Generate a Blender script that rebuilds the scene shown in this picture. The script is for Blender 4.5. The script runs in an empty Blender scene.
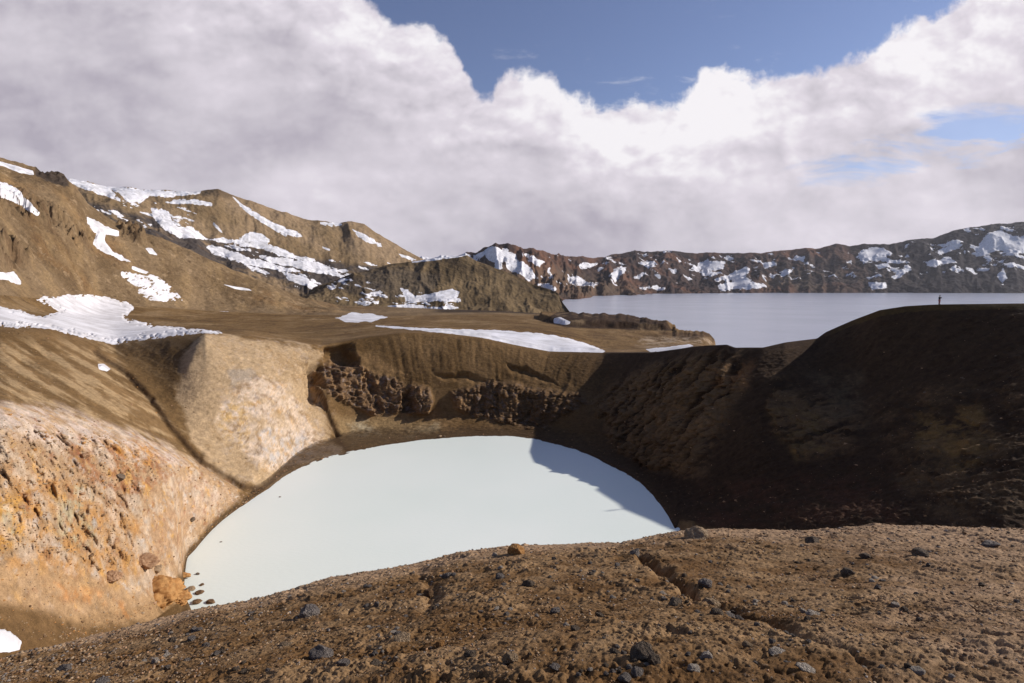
import bpy, bmesh, math, random
import numpy as np
from mathutils import Vector, noise as mnoise

random.seed(7); rng = np.random.default_rng(7)
scene = bpy.context.scene
C = scene.collection

# ------------------------------------------------------------------ camera
FPX = 540.0
PITCH = math.atan(55.5 / FPX)
cp, sp = math.cos(PITCH), math.sin(PITCH)
def ray(px, py):
    u = (px - 512.0) / FPX; v = (341.5 - py) / FPX
    return u, cp + v * sp, v * cp - sp
def P(px, py, Y):
    a, b, c = ray(px, py)
    return a / b * Y, Y, c / b * Y
def proj(x, y, z):
    f = y * cp - z * sp; v = y * sp + z * cp
    f = np.maximum(f, 1e-3)
    return 512 + FPX * x / f, 341.5 - FPX * v / f
cam = bpy.data.cameras.new('camera'); camo = bpy.data.objects.new('camera', cam); C.objects.link(camo)
cam.sensor_width = 36; cam.lens = FPX / 1024 * 36; cam.clip_start = 0.05; cam.clip_end = 40000
camo.rotation_euler = (math.pi / 2 - PITCH, 0, 0)
scene.camera = camo

# ------------------------------------------------------------------ noise
_perm = rng.permutation(256).astype(np.int32); _perm = np.concatenate([_perm, _perm, _perm])
import time as _t; _T0 = _t.time()
def tick(m): pass
_g = rng.normal(size=(256, 3)).astype(np.float32); _g /= np.linalg.norm(_g, axis=1)[:, None]
_g0, _g1, _g2 = [np.ascontiguousarray(_g[:, i]) for i in range(3)]
def _pn(x, y, z):
    xi = np.floor(x); yi = np.floor(y); zi = np.floor(z)
    xf = (x - xi).astype(np.float32); yf = (y - yi).astype(np.float32); zf = (z - zi).astype(np.float32)
    xi = xi.astype(np.int32) & 255; yi = yi.astype(np.int32) & 255; zi = zi.astype(np.int32) & 255
    u = xf * xf * xf * (xf * (xf * 6 - 15) + 10); v = yf * yf * yf * (yf * (yf * 6 - 15) + 10); w = zf * zf * zf * (zf * (zf * 6 - 15) + 10)
    def c(h, a, b, d):
        return _g0[h] * a + _g1[h] * b + _g2[h] * d
    A = _perm[xi]; B = _perm[xi + 1]
    AA = _perm[A + yi]; AB = _perm[A + yi + 1]; BA = _perm[B + yi]; BB = _perm[B + yi + 1]
    x1 = xf - 1; y1 = yf - 1; z1 = zf - 1
    def lerp(a, b, t): return a + t * (b - a)
    lo = lerp(lerp(c(_perm[AA + zi], xf, yf, zf), c(_perm[BA + zi], x1, yf, zf), u), lerp(c(_perm[AB + zi], xf, y1, zf), c(_perm[BB + zi], x1, y1, zf), u), v)
    hi = lerp(lerp(c(_perm[AA + zi + 1], xf, yf, z1), c(_perm[BA + zi + 1], x1, yf, z1), u), lerp(c(_perm[AB + zi + 1], xf, y1, z1), c(_perm[BB + zi + 1], x1, y1, z1), u), v)
    out = lerp(lo, hi, w)
    return out * 1.6
from concurrent.futures import ThreadPoolExecutor
_pool = ThreadPoolExecutor(4)
def _fbm1(args):
    x, y, z, s, octv, gain, off, ridged = args
    x = (x / s + off).astype(np.float32); y = (y / s + off * 1.7).astype(np.float32); z = (z / s + off * .6).astype(np.float32)
    a = 1.0; t = np.zeros(x.shape, np.float32); n = 0
    for k in range(octv):
        v = _pn(x, y, z)
        if ridged: v = 1 - 2 * np.abs(v) * 1.4
        t = t + np.float32(a) * v; n += a; a *= gain
        x = x * np.float32(2.03) + np.float32(3.1); y = y * np.float32(2.03) + np.float32(1.7); z = z * np.float32(2.03) + np.float32(5.3)
    return t / np.float32(n)
def fbm(x, y, z, s, octv=4, gain=0.5, off=0.0, ridged=False):
    x, y, z = np.broadcast_arrays(x, y, z); sh = x.shape
    x = x.ravel(); y = y.ravel(); z = z.ravel(); n = x.size; CH = 220000
    jobs = [(x[i:i + CH], y[i:i + CH], z[i:i + CH], s, octv, gain, off, ridged) for i in range(0, n, CH)]
    if len(jobs) == 1: return _fbm1(jobs[0]).reshape(sh).astype(np.float64)
    return np.concatenate(list(_pool.map(_fbm1, jobs))).reshape(sh).astype(np.float64)
def sstep(a, b, x):
    t = np.clip((x - a) / (b - a), 0, 1); return t * t * (3 - 2 * t)
def lin(r, g, b):
    f = lambda c: ((c / 255 + .055) / 1.055) ** 2.4 if c > 10 else c / 255 / 12.92
    return np.array([f(r), f(g), f(b)])
# signed distance to polygon in view-angle units, >0 inside
def sdpoly(px, py, poly):
    poly = np.array(poly, float)
    out = np.full(px.shape, -50.0)
    bb = (px > poly[:, 0].min() - 25) & (px < poly[:, 0].max() + 25) & (py > poly[:, 1].min() - 25) & (py < poly[:, 1].max() + 25)
    x = px[bb]; y = py[bb]
    if x.size == 0: return out
    d = np.full(x.shape, 1e9); ins = np.zeros(x.shape, bool)
    n = len(poly)
    for i in range(n):
        ax, ay = poly[i]; bx, by = poly[(i + 1) % n]
        ex, ey = bx - ax, by - ay
        t = np.clip(((x - ax) * ex + (y - ay) * ey) / (ex * ex + ey * ey + 1e-9), 0, 1)
        d = np.minimum(d, (x - ax - t * ex) ** 2 + (y - ay - t * ey) ** 2)
        if ay != by:
            c = ((ay > y) != (by > y)) & (x < (bx - ax) * (y - ay) / (by - ay) + ax)
            ins ^= c
    d = np.sqrt(d)
    out[bb] = np.where(ins, d, -d)
    return out
def sdline(px, py, line):
    d = np.full(px.shape, 1e9)
    for (ax, ay), (bx, by) in zip(line[:-1], line[1:]):
        ex, ey = bx - ax, by - ay
        t = np.clip(((px - ax) * ex + (py - ay) * ey) / (ex * ex + ey * ey + 1e-9), 0, 1)
        d = np.minimum(d, (px - ax - t * ex) ** 2 + (py - ay - t * ey) ** 2)
    return np.sqrt(d)

# ------------------------------------------------------------------ lofting of the relief
def cols(lo, hi, step):
    px = np.arange(lo, hi + step, step); return np.arctan((px - 512) / FPX)
def line(pts, th):
    T = []; R = []; Z = []
    for p in pts:
        if p[1] is None:
            x = (p[0] - 512) / FPX / cp * p[2]; y = p[2]; z = p[3]
        else:
            x, y, z = P(p[0], p[1], p[2])
        T.append(math.atan2(x, y)); R.append(math.hypot(x, y)); Z.append(z)
    T = np.array(T); o = np.argsort(T)
    # interpolate in y/x plane via 1/r-free form: r and z/r
    T = T[o]; R = np.array(R)[o]; S = (np.array(Z)[o]) / R
    r = np.interp(th, T, R); s = np.interp(th, T, S)
    return r, s * r
def smooth(a, n):
    if n < 2: return a
    k = np.hanning(n + 2)[1:-1]; k /= k.sum(); m = n
    b = np.concatenate([np.full(m, a[0]), a, np.full(m, a[-1])])
    return np.convolve(b, k, 'same')[m:-m]
def loft(knots, ns, th, sharp={}):
    """knots: list of (r[], z[]) ; ns: samples per gap. returns X,Y,Z arrays [rows, cols], knot row idx, segment coordinate"""
    R = np.array([k[0] for k in knots]); Z = np.array([k[1] for k in knots])
    for i in range(1, len(R)): R[i] = np.maximum(R[i], R[i - 1] + 0.3)
    h = np.diff(R, axis=0); dl = np.diff(Z, axis=0) / h
    m = np.zeros_like(Z); m[0] = dl[0]; m[-1] = dl[-1]
    for i in range(1, len(R) - 1):
        w1 = 2 * h[i] + h[i - 1]; w2 = h[i] + 2 * h[i - 1]
        same = dl[i - 1] * dl[i] > 0
        with np.errstate(divide='ignore', invalid='ignore'):
            v = (w1 + w2) / (w1 / dl[i - 1] + w2 / dl[i])
        m[i] = np.where(same, v, 0)
    ml = m.copy(); mr = m.copy()
    for i, f in sharp.items(): ml[i] = dl[i - 1] * f; mr[i] = dl[i] * f
    rr = []; zz = []; ss = []; kr = []
    for i in range(len(R) - 1):
        n = ns[i]; last = i == len(R) - 2
        t = np.linspace(0, 1, n + 1)
        if not last: t = t[:-1]
        kr.append(sum(len(q) for q in rr))
        t = t[:, None]
        r = R[i] + t * h[i]
        z = (2 * t**3 - 3 * t**2 + 1) * Z[i] + (t**3 - 2 * t**2 + t) * h[i] * mr[i] + (-2 * t**3 + 3 * t**2) * Z[i + 1] + (t**3 - t**2) * h[i] * ml[i + 1]
        rr.append(r); zz.append(z); ss.append(np.broadcast_to(i + t, r.shape))
    kr.append(sum(len(q) for q in rr) - 1)
    r = np.concatenate(rr); z = np.concatenate(zz); s = np.concatenate(ss)
    return r * np.sin(th), r * np.cos(th), z, kr, s
def grid_mesh(name, X, Y, Z, col=None, mat=None, extra=None):
    nr, nc = X.shape
    me = bpy.data.meshes.new(name)
    co = np.stack([X, Y, Z], -1).reshape(-1, 3).astype(np.float32)
    me.vertices.add(nr * nc); me.vertices.foreach_set('co', co.ravel())
    i = (np.arange(nr - 1)[:, None] * nc + np.arange(nc - 1)[None, :]).ravel()
    q = np.stack([i, i + 1, i + nc + 1, i + nc], -1).astype(np.int32)
    me.loops.add(q.size); me.loops.foreach_set('vertex_index', q.ravel())
    me.polygons.add(len(q)); me.polygons.foreach_set('loop_start', np.arange(0, q.size, 4, dtype=np.int32))
    me.polygons.foreach_set('use_smooth', np.ones(len(q), bool))
    me.update(calc_edges=True)
    if col is not None:
        at = me.color_attributes.new('Col', 'FLOAT_COLOR', 'POINT')
        c4 = np.ones((nr * nc, 4), np.float32); c4[:, :3] = col.reshape(-1, 3)
        at.data.foreach_set('color', c4.ravel())
    if mat: me.materials.append(mat)
    o = bpy.data.objects.new(name, me); C.objects.link(o)
    o['kind'] = 'structure'
    return o
def normals(X, Y, Z):
    a = np.stack([np.gradient(X, axis=1), np.gradient(Y, axis=1), np.gradient(Z, axis=1)], -1)
    b = np.stack([np.gradient(X, axis=0), np.gradient(Y, axis=0), np.gradient(Z, axis=0)], -1)
    n = np.cross(a, b); n /= np.linalg.norm(n, axis=-1)[..., None] + 1e-12
    n[n[..., 2] < 0] *= -1
    return n
def gblend(col, m, c):
    m = m[..., None]; return col * (1 - m) + np.asarray(c) * m

# ------------------------------------------------------------------ materials
def terrain_mat(name, scale, bump, spec=0.15, var=0.35, bscale=None):
    m = bpy.data.materials.new(name); m.use_nodes = True
    nt = m.node_tree; n = nt.nodes; L = nt.links; n.clear()
    out = n.new('ShaderNodeOutputMaterial'); bs = n.new('ShaderNodeBsdfPrincipled')
    bs.inputs['Roughness'].default_value = 0.95; bs.inputs['Specular IOR Level'].default_value = spec
    L.new(bs.outputs[0], out.inputs[0])
    at = n.new('ShaderNodeAttribute'); at.attribute_name = 'Col'
    tc = n.new('ShaderNodeTexCoord')
    nz = n.new('ShaderNodeTexNoise'); nz.inputs['Scale'].default_value = scale; nz.inputs['Detail'].default_value = 8; nz.inputs['Roughness'].default_value = .7
    nz2 = n.new('ShaderNodeTexNoise'); nz2.inputs['Scale'].default_value = scale * 7.3; nz2.inputs['Detail'].default_value = 5; nz2.inputs['Roughness'].default_value = .7
    L.new(tc.outputs['Object'], nz.inputs['Vector']); L.new(tc.outputs['Object'], nz2.inputs['Vector'])
    ad = n.new('ShaderNodeMath'); ad.operation = 'ADD'; L.new(nz.outputs[0], ad.inputs[0]); L.new(nz2.outputs[0], ad.inputs[1])
    mr = n.new('ShaderNodeMapRange'); mr.inputs['From Min'].default_value = .7; mr.inputs['From Max'].default_value = 1.3
    mr.inputs['To Min'].default_value = 1 - var; mr.inputs['To Max'].default_value = 1 + var
    L.new(ad.outputs[0], mr.inputs['Value'])
    mx = n.new('ShaderNodeVectorMath'); mx.operation = 'SCALE'
    L.new(at.outputs['Color'], mx.inputs[0]); L.new(mr.outputs[0], mx.inputs['Scale'])
    L.new(mx.outputs[0], bs.inputs['Base Color'])
    bp = n.new('ShaderNodeBump'); bp.inputs['Strength'].default_value = 1.0; bp.inputs['Distance'].default_value = bump
    nb = n.new('ShaderNodeTexNoise'); nb.inputs['Scale'].default_value = bscale or scale * 2; nb.inputs['Detail'].default_value = 9; nb.inputs['Roughness'].default_value = .68
    L.new(tc.outputs['Object'], nb.inputs['Vector']); L.new(nb.outputs[0], bp.inputs['Height']); L.new(bp.outputs[0], bs.inputs['Normal'])
    return m
def simple_mat(name, c, rough=.9, c2=None, scale=3., spec=.2, bump=0., bs_=20.):
    m = bpy.data.materials.new(name); m.use_nodes = True
    nt = m.node_tree; n = nt.nodes; L = nt.links; n.clear()
    out = n.new('ShaderNodeOutputMaterial'); bs = n.new('ShaderNodeBsdfPrincipled')
    bs.inputs['Roughness'].default_value = rough; bs.inputs['Specular IOR Level'].default_value = spec
    L.new(bs.outputs[0], out.inputs[0])
    tc = n.new('ShaderNodeTexCoord')
    nz = n.new('ShaderNodeTexNoise'); nz.inputs['Scale'].default_value = scale; nz.inputs['Detail'].default_value = 6; nz.inputs['Roughness'].default_value = .65
    L.new(tc.outputs['Object'], nz.inputs['Vector'])
    rp = n.new('ShaderNodeValToRGB'); rp.color_ramp.elements[0].position = .38; rp.color_ramp.elements[1].position = .62
    rp.color_ramp.elements[0].color = (*c, 1); rp.color_ramp.elements[1].color = (*(c2 if c2 is not None else c), 1)
    L.new(nz.outputs[0], rp.inputs[0]); L.new(rp.outputs[0], bs.inputs['Base Color'])
    if bump:
        bp = n.new('ShaderNodeBump'); bp.inputs['Strength'].default_value = 1; bp.inputs['Distance'].default_value = bump
        nb = n.new('ShaderNodeTexNoise'); nb.inputs['Scale'].default_value = bs_; nb.inputs['Detail'].default_value = 6
        L.new(tc.outputs['Object'], nb.inputs['Vector']); L.new(nb.outputs[0], bp.inputs['Height']); L.new(bp.outputs[0], bs.inputs['Normal'])
    return m
SNOW = simple_mat('snow_surface', (.54, .51, .50), .7, (.80, .765, .775), .09, .2, .25, .35)
SNOW_DIRTY = simple_mat('dusty_snow_surface', (.54, .50, .485), .75, (.76, .72, .715), .12, .2, .15, .8)

# ------------------------------------------------------------------ snow cut out of a relief grid
def snow_from(X, Y, Z, px, py, poly, name, label, group, warp=2.0, wscale=None, thick=.5, mat=None, speck=0., kind=None, cat='snow patch', fld=None):
    if fld is None:
        s = sdpoly(px, py, poly)
    else: s = fld
    rows = np.where((s > -12).any(1))[0]; colz = np.where((s > -12).any(0))[0]
    if len(rows) < 3 or len(colz) < 3: print('NO SNOW', label); return None
    r0, r1 = max(rows[0] - 1, 0), rows[-1] + 2; c0, c1 = max(colz[0] - 1, 0), colz[-1] + 2
    X, Y, Z, s, px, py = [a[r0:r1, c0:c1] for a in (X, Y, Z, s, px, py)]
    # ragged melt edge, wider where the snow lies thin
    w = fbm(px, py, 0 * px, 14, 6, .66, off=hash_off(label)) * warp * 3.2
    if speck: w = w - speck * 60 * np.clip(fbm(px, py * 1.5, 0 * px, 6, 4, .7, off=2.2) - .10, 0, 1)
    s = s + w
    nr, nc = X.shape
    dist = np.sqrt(X**2 + Y**2)
    lift = thick * np.clip(s / 6, 0, 1) ** .6
    def blur(A, k):
        for ax in (0, 1):
            if A.shape[ax] > 2 * k + 1:
                w_ = [(k, k) if q == ax else (0, 0) for q in (0, 1)]; Ap = np.pad(A, w_, 'edge'); n_ = A.shape[ax]; t_ = 0
                for j in range(2 * k + 1): t_ = t_ + (Ap[j:j + n_] if ax == 0 else Ap[:, j:j + n_])
                A = t_ / (2 * k + 1)
        return A
    Zb = blur(blur(Z, 4), 4) + np.clip(s / 3, 0, 1) * thick * .8
    lift = np.maximum(lift * .25, np.clip(s / 3, 0, 1) * (Zb - Z))
    co = np.stack([X, Y, Z + lift], -1).reshape(-1, 3); sf = s.ravel(); base = np.stack([X, Y, Z], -1).reshape(-1, 3)
    i = (np.arange(nr - 1)[:, None] * nc + np.arange(nc - 1)[None, :]).ravel()
    tri = np.concatenate([np.stack([i, i + 1, i + nc + 1], -1), np.stack([i, i + nc + 1, i + nc], -1)])
    pos = sf[tri] > 0; k = pos.sum(1)
    full = tri[k == 3]
    verts = [co]; nv = len(co); tris = [full]
    for kk in (1, 2):
        t = tri[k == kk]; p = pos[k == kk]
        if len(t) == 0: continue
        odd = np.argmax(p if kk == 1 else ~p, 1)
        a = t[np.arange(len(t)), odd]; b = t[np.arange(len(t)), (odd + 1) % 3]; c = t[np.arange(len(t)), (odd + 2) % 3]
        def cut(u, v):
            f = sf[u] / (sf[u] - sf[v]); return base[u] + (base[v] - base[u]) * f[:, None] + np.array([0, 0, .004])
        ab = cut(a, b); ac = cut(a, c); n = len(t)
        verts += [ab, ac]; iab = nv + np.arange(n); iac = nv + n + np.arange(n); nv += 2 * n
        if kk == 1: tris.append(np.stack([a, iab, iac], -1))
        else: tris += [np.stack([iab, b, c], -1), np.stack([iab, c, iac], -1)]
    V = np.concatenate(verts); T = np.concatenate(tris)
    if len(T) < 4: print('NO SNOW', label); return None
    T = split_pieces(V, T, mat or SNOW, kind)
    used = np.unique(T); remap = np.zeros(len(V), np.int64); remap[used] = np.arange(len(used)); V = V[used]; T = remap[T]
    ctr = V.mean(0); 
    me = bpy.data.meshes.new(name); me.vertices.add(len(V)); me.vertices.foreach_set('co', (V - ctr).astype(np.float32).ravel())
    me.loops.add(T.size); me.loops.foreach_set('vertex_index', T.astype(np.int32).ravel())
    me.polygons.add(len(T)); me.polygons.foreach_set('loop_start', np.arange(0, T.size, 3, dtype=np.int32))
    me.polygons.foreach_set('use_smooth', np.ones(len(T), bool)); me.update(calc_edges=True); me.validate()
    me.materials.append(mat or SNOW)
    o = bpy.data.objects.new(name, me); C.objects.link(o); o.location = ctr
    o['label'] = label; o['category'] = cat
    if group: o['group'] = group
    if kind: o['kind'] = kind
    return o
_flecks = []
def split_pieces(V, T, mat, kind):
    """keep the largest connected piece; the crumbs round it are gathered as loose snow"""
    if kind == 'stuff': return T
    lab = np.arange(len(V))
    while True:
        m = lab[T].min(1); new = lab.copy()
        for k in range(3): np.minimum.at(new, T[:, k], m)
        new = new[new]
        if (new == lab).all(): break
        lab = new
    tl = lab[T[:, 0]]; u, c = np.unique(tl, return_counts=True); big = u[np.argmax(c)]
    rest = T[tl != big]
    if len(rest): _flecks.append((V, rest))
    return T[tl == big]
def hash_off(s): return (sum(ord(c) * (i + 1) for i, c in enumerate(s)) % 977) * .137

# ================================================================== FOREGROUND SLOPE
def step_cols():
    a = np.concatenate([np.arange(-4000, -600, 90), np.arange(-600, -60, 6), np.arange(-60, 1084, 1.0), np.arange(1084, 1600, 6), np.arange(1600, 5000, 90)])
    return np.arctan((a - 512) / FPX)
CREST = [(-900, 900, 6), (-300, 730, 6.2), (0, 661, 6.6), (80, 641, 7.2), (140, 626, 7.6), (202, 609, 8.0), (259, 599, 8.4), (300, 587, 8.8), (330, 578, 9.2), (400, 566, 9.6), (430, 562, 9.8),
         (455, 555, 10), (480, 551, 10.2), (512, 547, 10.4), (560, 546, 10.5), (620, 544, 10.6), (650, 538, 11), (690, 532, 11.2), (750, 532, 11.2), (800, 533, 11), (850, 530, 11), (872, 528, 11), (940, 530, 11), (1024, 534, 11), (1200, 545, 10), (1600, 560, 9)]
th = step_cols()
cr, cz = line(CREST, th)
f1r, f1z = line([(-900, 900, 3.5), (-300, 760, 4.0), (0, 690, 4.3), (130, 688, 3.8), (250, 690, 3.2), (512, 690, 2.45), (760, 690, 2.35), (1024, 690, 2.3), (1500, 690, 2.2), (2500, 690, 2.0)], th)
f2r, f2z = line([(-900, 900, 4.8), (-300, 745, 5), (0, 674, 5.5), (130, 655, 5.5), (250, 640, 5.2), (400, 622, 4.9), (512, 611, 4.6), (760, 600, 4.8), (1024, 600, 4.6), (1500, 610, 4.6)], th)
one = np.ones_like(th)
def beyond(d, slope):  # keep falling away behind the crest
    return cr + d, cz - d * slope
kn = [(one * .05, one * -1.62), (np.minimum(1.2 * one, f1r * .6), one * -1.66), (f1r, f1z), (f2r, f2z), (cr, cz), beyond(1.6, .75), beyond(6, .83), beyond(16, .86)]
kn = [(smooth(a, 31), smooth(b, 31)) if i not in (4,) else (smooth(a, 5), smooth(b, 5)) for i, (a, b) in enumerate(kn)]
X, Y, Z, kr, S = loft(kn, [10, 60, 330, 420, 60, 40, 16], th)
px, py = proj(X, Y, Z)
damp = sstep(1.0, 1.6, S) * (1 - sstep(6.0, 6.8, S)) 
# gullies and lumps of the gravelly slope
gul = sdline(px, py, [(640, 556), (668, 577), (700, 600), (735, 612), (770, 622), (800, 634), (850, 650), (870, 672), (880, 700)])
gj = fbm(X, Y, Z, .5, 3, off=3) * 8
gd = np.exp(-((gul + gj * 1.3) / (3.8 + 2 * np.clip(fbm(X, Y, Z, .7, 2, off=6), -1, 1) * 1.6)) ** 2)
Z0 = Z.copy()
Z = Z + damp * (.07 * fbm(X, Y, Z, 1.3, 3, off=9) - .14 * gd * (1 - .65 * sstep(735, 800, px)) * (.6 + .8 * np.clip(fbm(X, Y, Z, .45, 2, off=4) + .3, 0, 1)))
gul2 = sdline(px, py, [(420, 572), (436, 590), (425, 612)])
Z -= damp * .05 * np.exp(-((gul2 + gj) / 6) ** 2)
rough = fbm(X, Y, Z, .9, 3, off=21)
crust = sstep(-.15, .25, rough + .25 * sstep(4.2, 4.9, S) * (1 - sstep(5, 5.3, S)))
l1 = fbm(X, Y, Z, .28, 4, .55, off=1)
l2 = fbm(X, Y, Z, .07, 4, .6, off=5)
Z += damp * (.050 * l1 * (.5 + crust) + .022 * l2 + .018 * np.clip(fbm(X, Y, Z, .12, 3, .6, off=15, ridged=True) - .2, -.2, 1) * crust)
ff = fbm(X, Y, Z, .022, 3, .6, off=8)
Z += damp * (.009 * ff + .016 * (np.abs(fbm(X, Y, Z, .10, 3, .6, off=37)) - .2) * (.4 + crust))
pits = np.clip(-fbm(X, Y, Z, .16, 2, .5, off=31) - .28, 0, 1)
Z -= damp * .11 * pits
pt2 = np.clip(-fbm(X, Y, Z, .055, 2, .5, off=36) - .25, 0, 1); Z -= damp * .07 * pt2
hz = sstep(-.35, .35, fbm(X, Y, Z, .8, 5, .6, off=12) + .5 * l1)
base = lin(116, 86, 53)[None, None] * (1 - hz[..., None]) + lin(156, 127, 94)[None, None] * hz[..., None]
# dry pale crust along the crest and to the right
dry = sstep(-.1, .5, sstep(3.3, 4.0, S) * .9 + .55 * fbm(X, Y, Z, .5, 5, .65, off=17) + .5 * sstep(700, 980, px) - .25)
dry = np.clip(dry, 0, 1)
base = gblend(base, dry * .68, lin(194, 164, 136))
dk = sstep(.12, .5, fbm(X, Y, Z, .35, 5, .7, off=44)); base = gblend(base, dk * .55, lin(78, 56, 36))
base = gblend(base, sstep(.35, .6, fbm(X, Y, Z, .05, 3, .7, off=54)) * .55, lin(200, 175, 150))
base = gblend(base, sstep(.38, .6, fbm(X, Y, Z, .045, 3, .7, off=64)) * .6, lin(120, 112, 110))
fgcol = base * .70 * np.array([1.05, .99, .90])
FG_MAT = terrain_mat('gritty_brown_soil', 9.0, .010, .12, .5, 40)
fg = grid_mesh('ground', X, Y, Z, fgcol, FG_MAT)
fgX, fgY, fgZ, fgpx, fgpy, fgS = X, Y, Z, px, py, S

tick('PLAIN')
# ================================================================== CRATER, PLAIN AND NEAR HILLSIDE
th = cols(-300, 1330, 1.2)
cr2 = np.interp(th, step_cols(), kn[4][0]); cz2 = np.interp(th, step_cols(), kn[4][1])
WZ = -38.0     # milky crater lake
LZ = -50.0     # big lake
def wl(px, py, z=WZ):        # depth at which a sight line meets a level
    a, b, c = ray(px, py); return z / (c / b)
shore = [(184, 567), (187, 558), (195, 550), (210, 532), (228, 516), (242, 506), (267, 490), (283, 478), (300, 469), (315, 462), (332, 457), (349, 453), (392, 444), (431, 439), (477, 436), (514, 436), (541, 441), (572, 449), (606, 464), (637, 481), (658, 502), (668, 516), (674, 527), (677, 533)]
V_far = [(-500, 700, 30), (0, 672, 31), (60, 655, 37), (100, 642, 42), (150, 622, 50), (180, 600, 60)] + [(a, b, wl(a, b)) for a, b in shore[1:]] + [(684, None, 84, -37.4), (700, None, 82, -36.9), (760, None, 74, -35.6), (850, None, 64, -32.5), (1024, None, 52, -27), (1400, None, 42, -22)]
def wpt(x, y, z): # world point as knot
    return (512 + x / y * FPX * cp, None, y, z)
V_near = [(-500, 704, 29), (0, 675, 30), (60, 658, 36), (100, 645, 41), (150, 627, 48), (178, 612, 56), wpt(-40, 63, -38.3), wpt(-36, 58, -38.2), wpt(-28, 50, -38.2), wpt(-15, 44, -38.2), wpt(0, 42, -38.2), wpt(12, 47, -38.2), wpt(22, 62, -38.2), wpt(26, 82, -38.2), (702, None, 79, -37.2), (760, None, 70, -36.2), (850, None, 60, -33), (1024, None, 48, -27.5), (1400, None, 39, -22)]
M1 = [(-500, 400, 46), (0, 408, 50), (60, 424, 57), (120, 439, 66), (180, 461, 78), (215, 479, 86), (245, 494, 93.5), (267, 483, 100), (300, 452, 120), (350, 436, 134), (400, 424, 142), (450, 418, 145), (500, 416, 146), (545, 424, 143), (600, 443, 125), (660, 478, 101), (700, 490, 91), (760, 482, 85), (850, 470, 79), (1024, 450, 66), (1400, 440, 50)]
G = [(-500, 362, 65), (0, 362, 75), (60, 358, 95), (105, 364, 110), (130, 382, 107), (150, 402, 102), (175, 434, 96), (200, 464, 92), (225, 480, 93), (245, 487, 95.5), (267, 466, 104), (300, 410, 128), (350, 398, 145), (400, 388, 150), (450, 382, 152), (500, 386, 153), (550, 392, 151), (600, 402, 144), (650, 405, 131), (700, 402, 113), (760, 400, 103), (850, 388, 101), (939, 376, 90), (1024, 366, 82), (1400, 340, 60)]
RIM = [(-500, 318, 85), (0, 329, 100), (50, 329, 118), (62, 333, 124), (115, 345, 138), (140, 342, 136), (170, 337, 132), (205, 333, 128), (250, 336, 138), (300, 343, 147), (322, 345, 152), (340, 342, 156), (370, 337, 160), (400, 333, 162), (440, 333, 165), (481, 338, 166), (522, 347, 167), (549, 352, 168), (604, 353, 167), (650, 353, 152), (680, 349, 143), (705, 345.5, 132), (727, 344.5, 125), (735, 347.5, 123), (763, 347.5, 119), (785, 342.5, 119), (817, 338.5, 121), (826, 332, 122), (852, 320.5, 120), (880, 310, 113), (906, 306, 110), (928, 304.6, 107), (939, 304.2, 105), (1024, 303.5, 96), (1400, 300, 70)]
BEH = [(-500, 312, 105), (0, 322, 120), (60, 328, 150), (115, 337, 180), (205, 330.5, 165), (250, 331, 175), (300, 337, 185), (340, 336, 190), (400, 330, 192), (440, 329, 194), (536, 333, 205), (563, 338, 202), (593, 347, 192), (620, 349, 185), (660, 348, 185), (690, 345.5, 180), (705, 345, 168), (727, None, 165, -26), (763, None, 155, -22), (817, None, 140, -22), (852, None, 135, -14), (880, None, 135, -9), (939, None, 132, -6.5), (1024, None, 125, -5), (1400, None, 95, -5)]
K7 = [(-500, 300, 150), (0, 309, 160), (100, 318, 270), (205, 323, 300), (300, 327, 310), (400, 322, 320), (500, 322, 330), (600, 331, 300), (650, 338, 270), (680, 342, 250), (700, 343, 235), (716, 347, 225), (727, None, 215, -54), (763, None, 200, -54), (850, None, 190, -40), (939, None, 200, -30), (1024, None, 200, -25), (1400, None, 170, -20)]
K8 = [(-500, 285, 170), (0, 296, 185), (100, 303, 320), (205, 311, 400), (300, 315, 430), (400, 316, 450), (500, 314, 480), (566, 316.5, 520), (590, 317, 500), (615, 318, 470), (640, 321, 450), (650, 323.5, 430), (664, 327, 410), (672, 331, 390), (690, 331.5, 370), (709, 333, 350), (715, 340, 300), (722, None, 300, -56), (763, None, 300, -56), (1400, None, 400, -56)]
K9 = [(-500, 60, 400), (-100, 135, 385), (0, 162, 385), (35, 170, 390), (60, 175, 395), (75, 188, 400), (88, 205, 405), (123, 226, 415), (161, 238, 435), (205, 257, 455), (258, 279, 490), (300, 297, 520), (340, 305, 560), (440, 309, 600), (500, 311, 640), (560, 315, 660), (568, None, 530, -56), (600, None, 502, -56), (640, None, 458, -56), (664, None, 416, -56), (690, None, 376, -56), (713, None, 356, -56), (763, None, 450, -56), (1400, None, 600, -56)]
def shift(lst, dY, dz): 
    o = []
    for p in lst:
        if p[1] is None: o.append((p[0], None, p[2] + dY, p[3] + dz))
        else:
            x, y, z = P(*p); o.append((p[0], None, y + dY, z + dz))
    return o
lines = [V_near, None, V_far, M1, G, RIM, BEH, K7, K8, K9]
def L_(pts, sm=9):
    r, z = line(pts, th); return smooth(r, sm), smooth(z, sm)
kvn = L_(V_near, 5); kvf = L_(V_far, 3)
mid = ((kvn[0] + kvf[0]) / 2, (kvn[1] + kvf[1]) / 2 - np.clip((kvf[0] - kvn[0] - 3) / 6, 0, 3.0))
krim = L_(RIM, 3); 
k0 = (cr2 + 3.0, cz2 - 3.0 * .8 - 1.0)
k05 = (k0[0] * .55 + kvn[0] * .45, (k0[1] * .55 + kvn[1] * .45) - .5 - 1.5 * sstep(100, 300, 512 + FPX * np.tan(th)))
fac = 512 + FPX * np.tan(th)
k9 = L_(K9, 1)
k10 = (k9[0] + 70, np.where(k9[1] > -45, k9[1] - np.clip(k9[1] + 40, 6, 30), -58))
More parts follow.
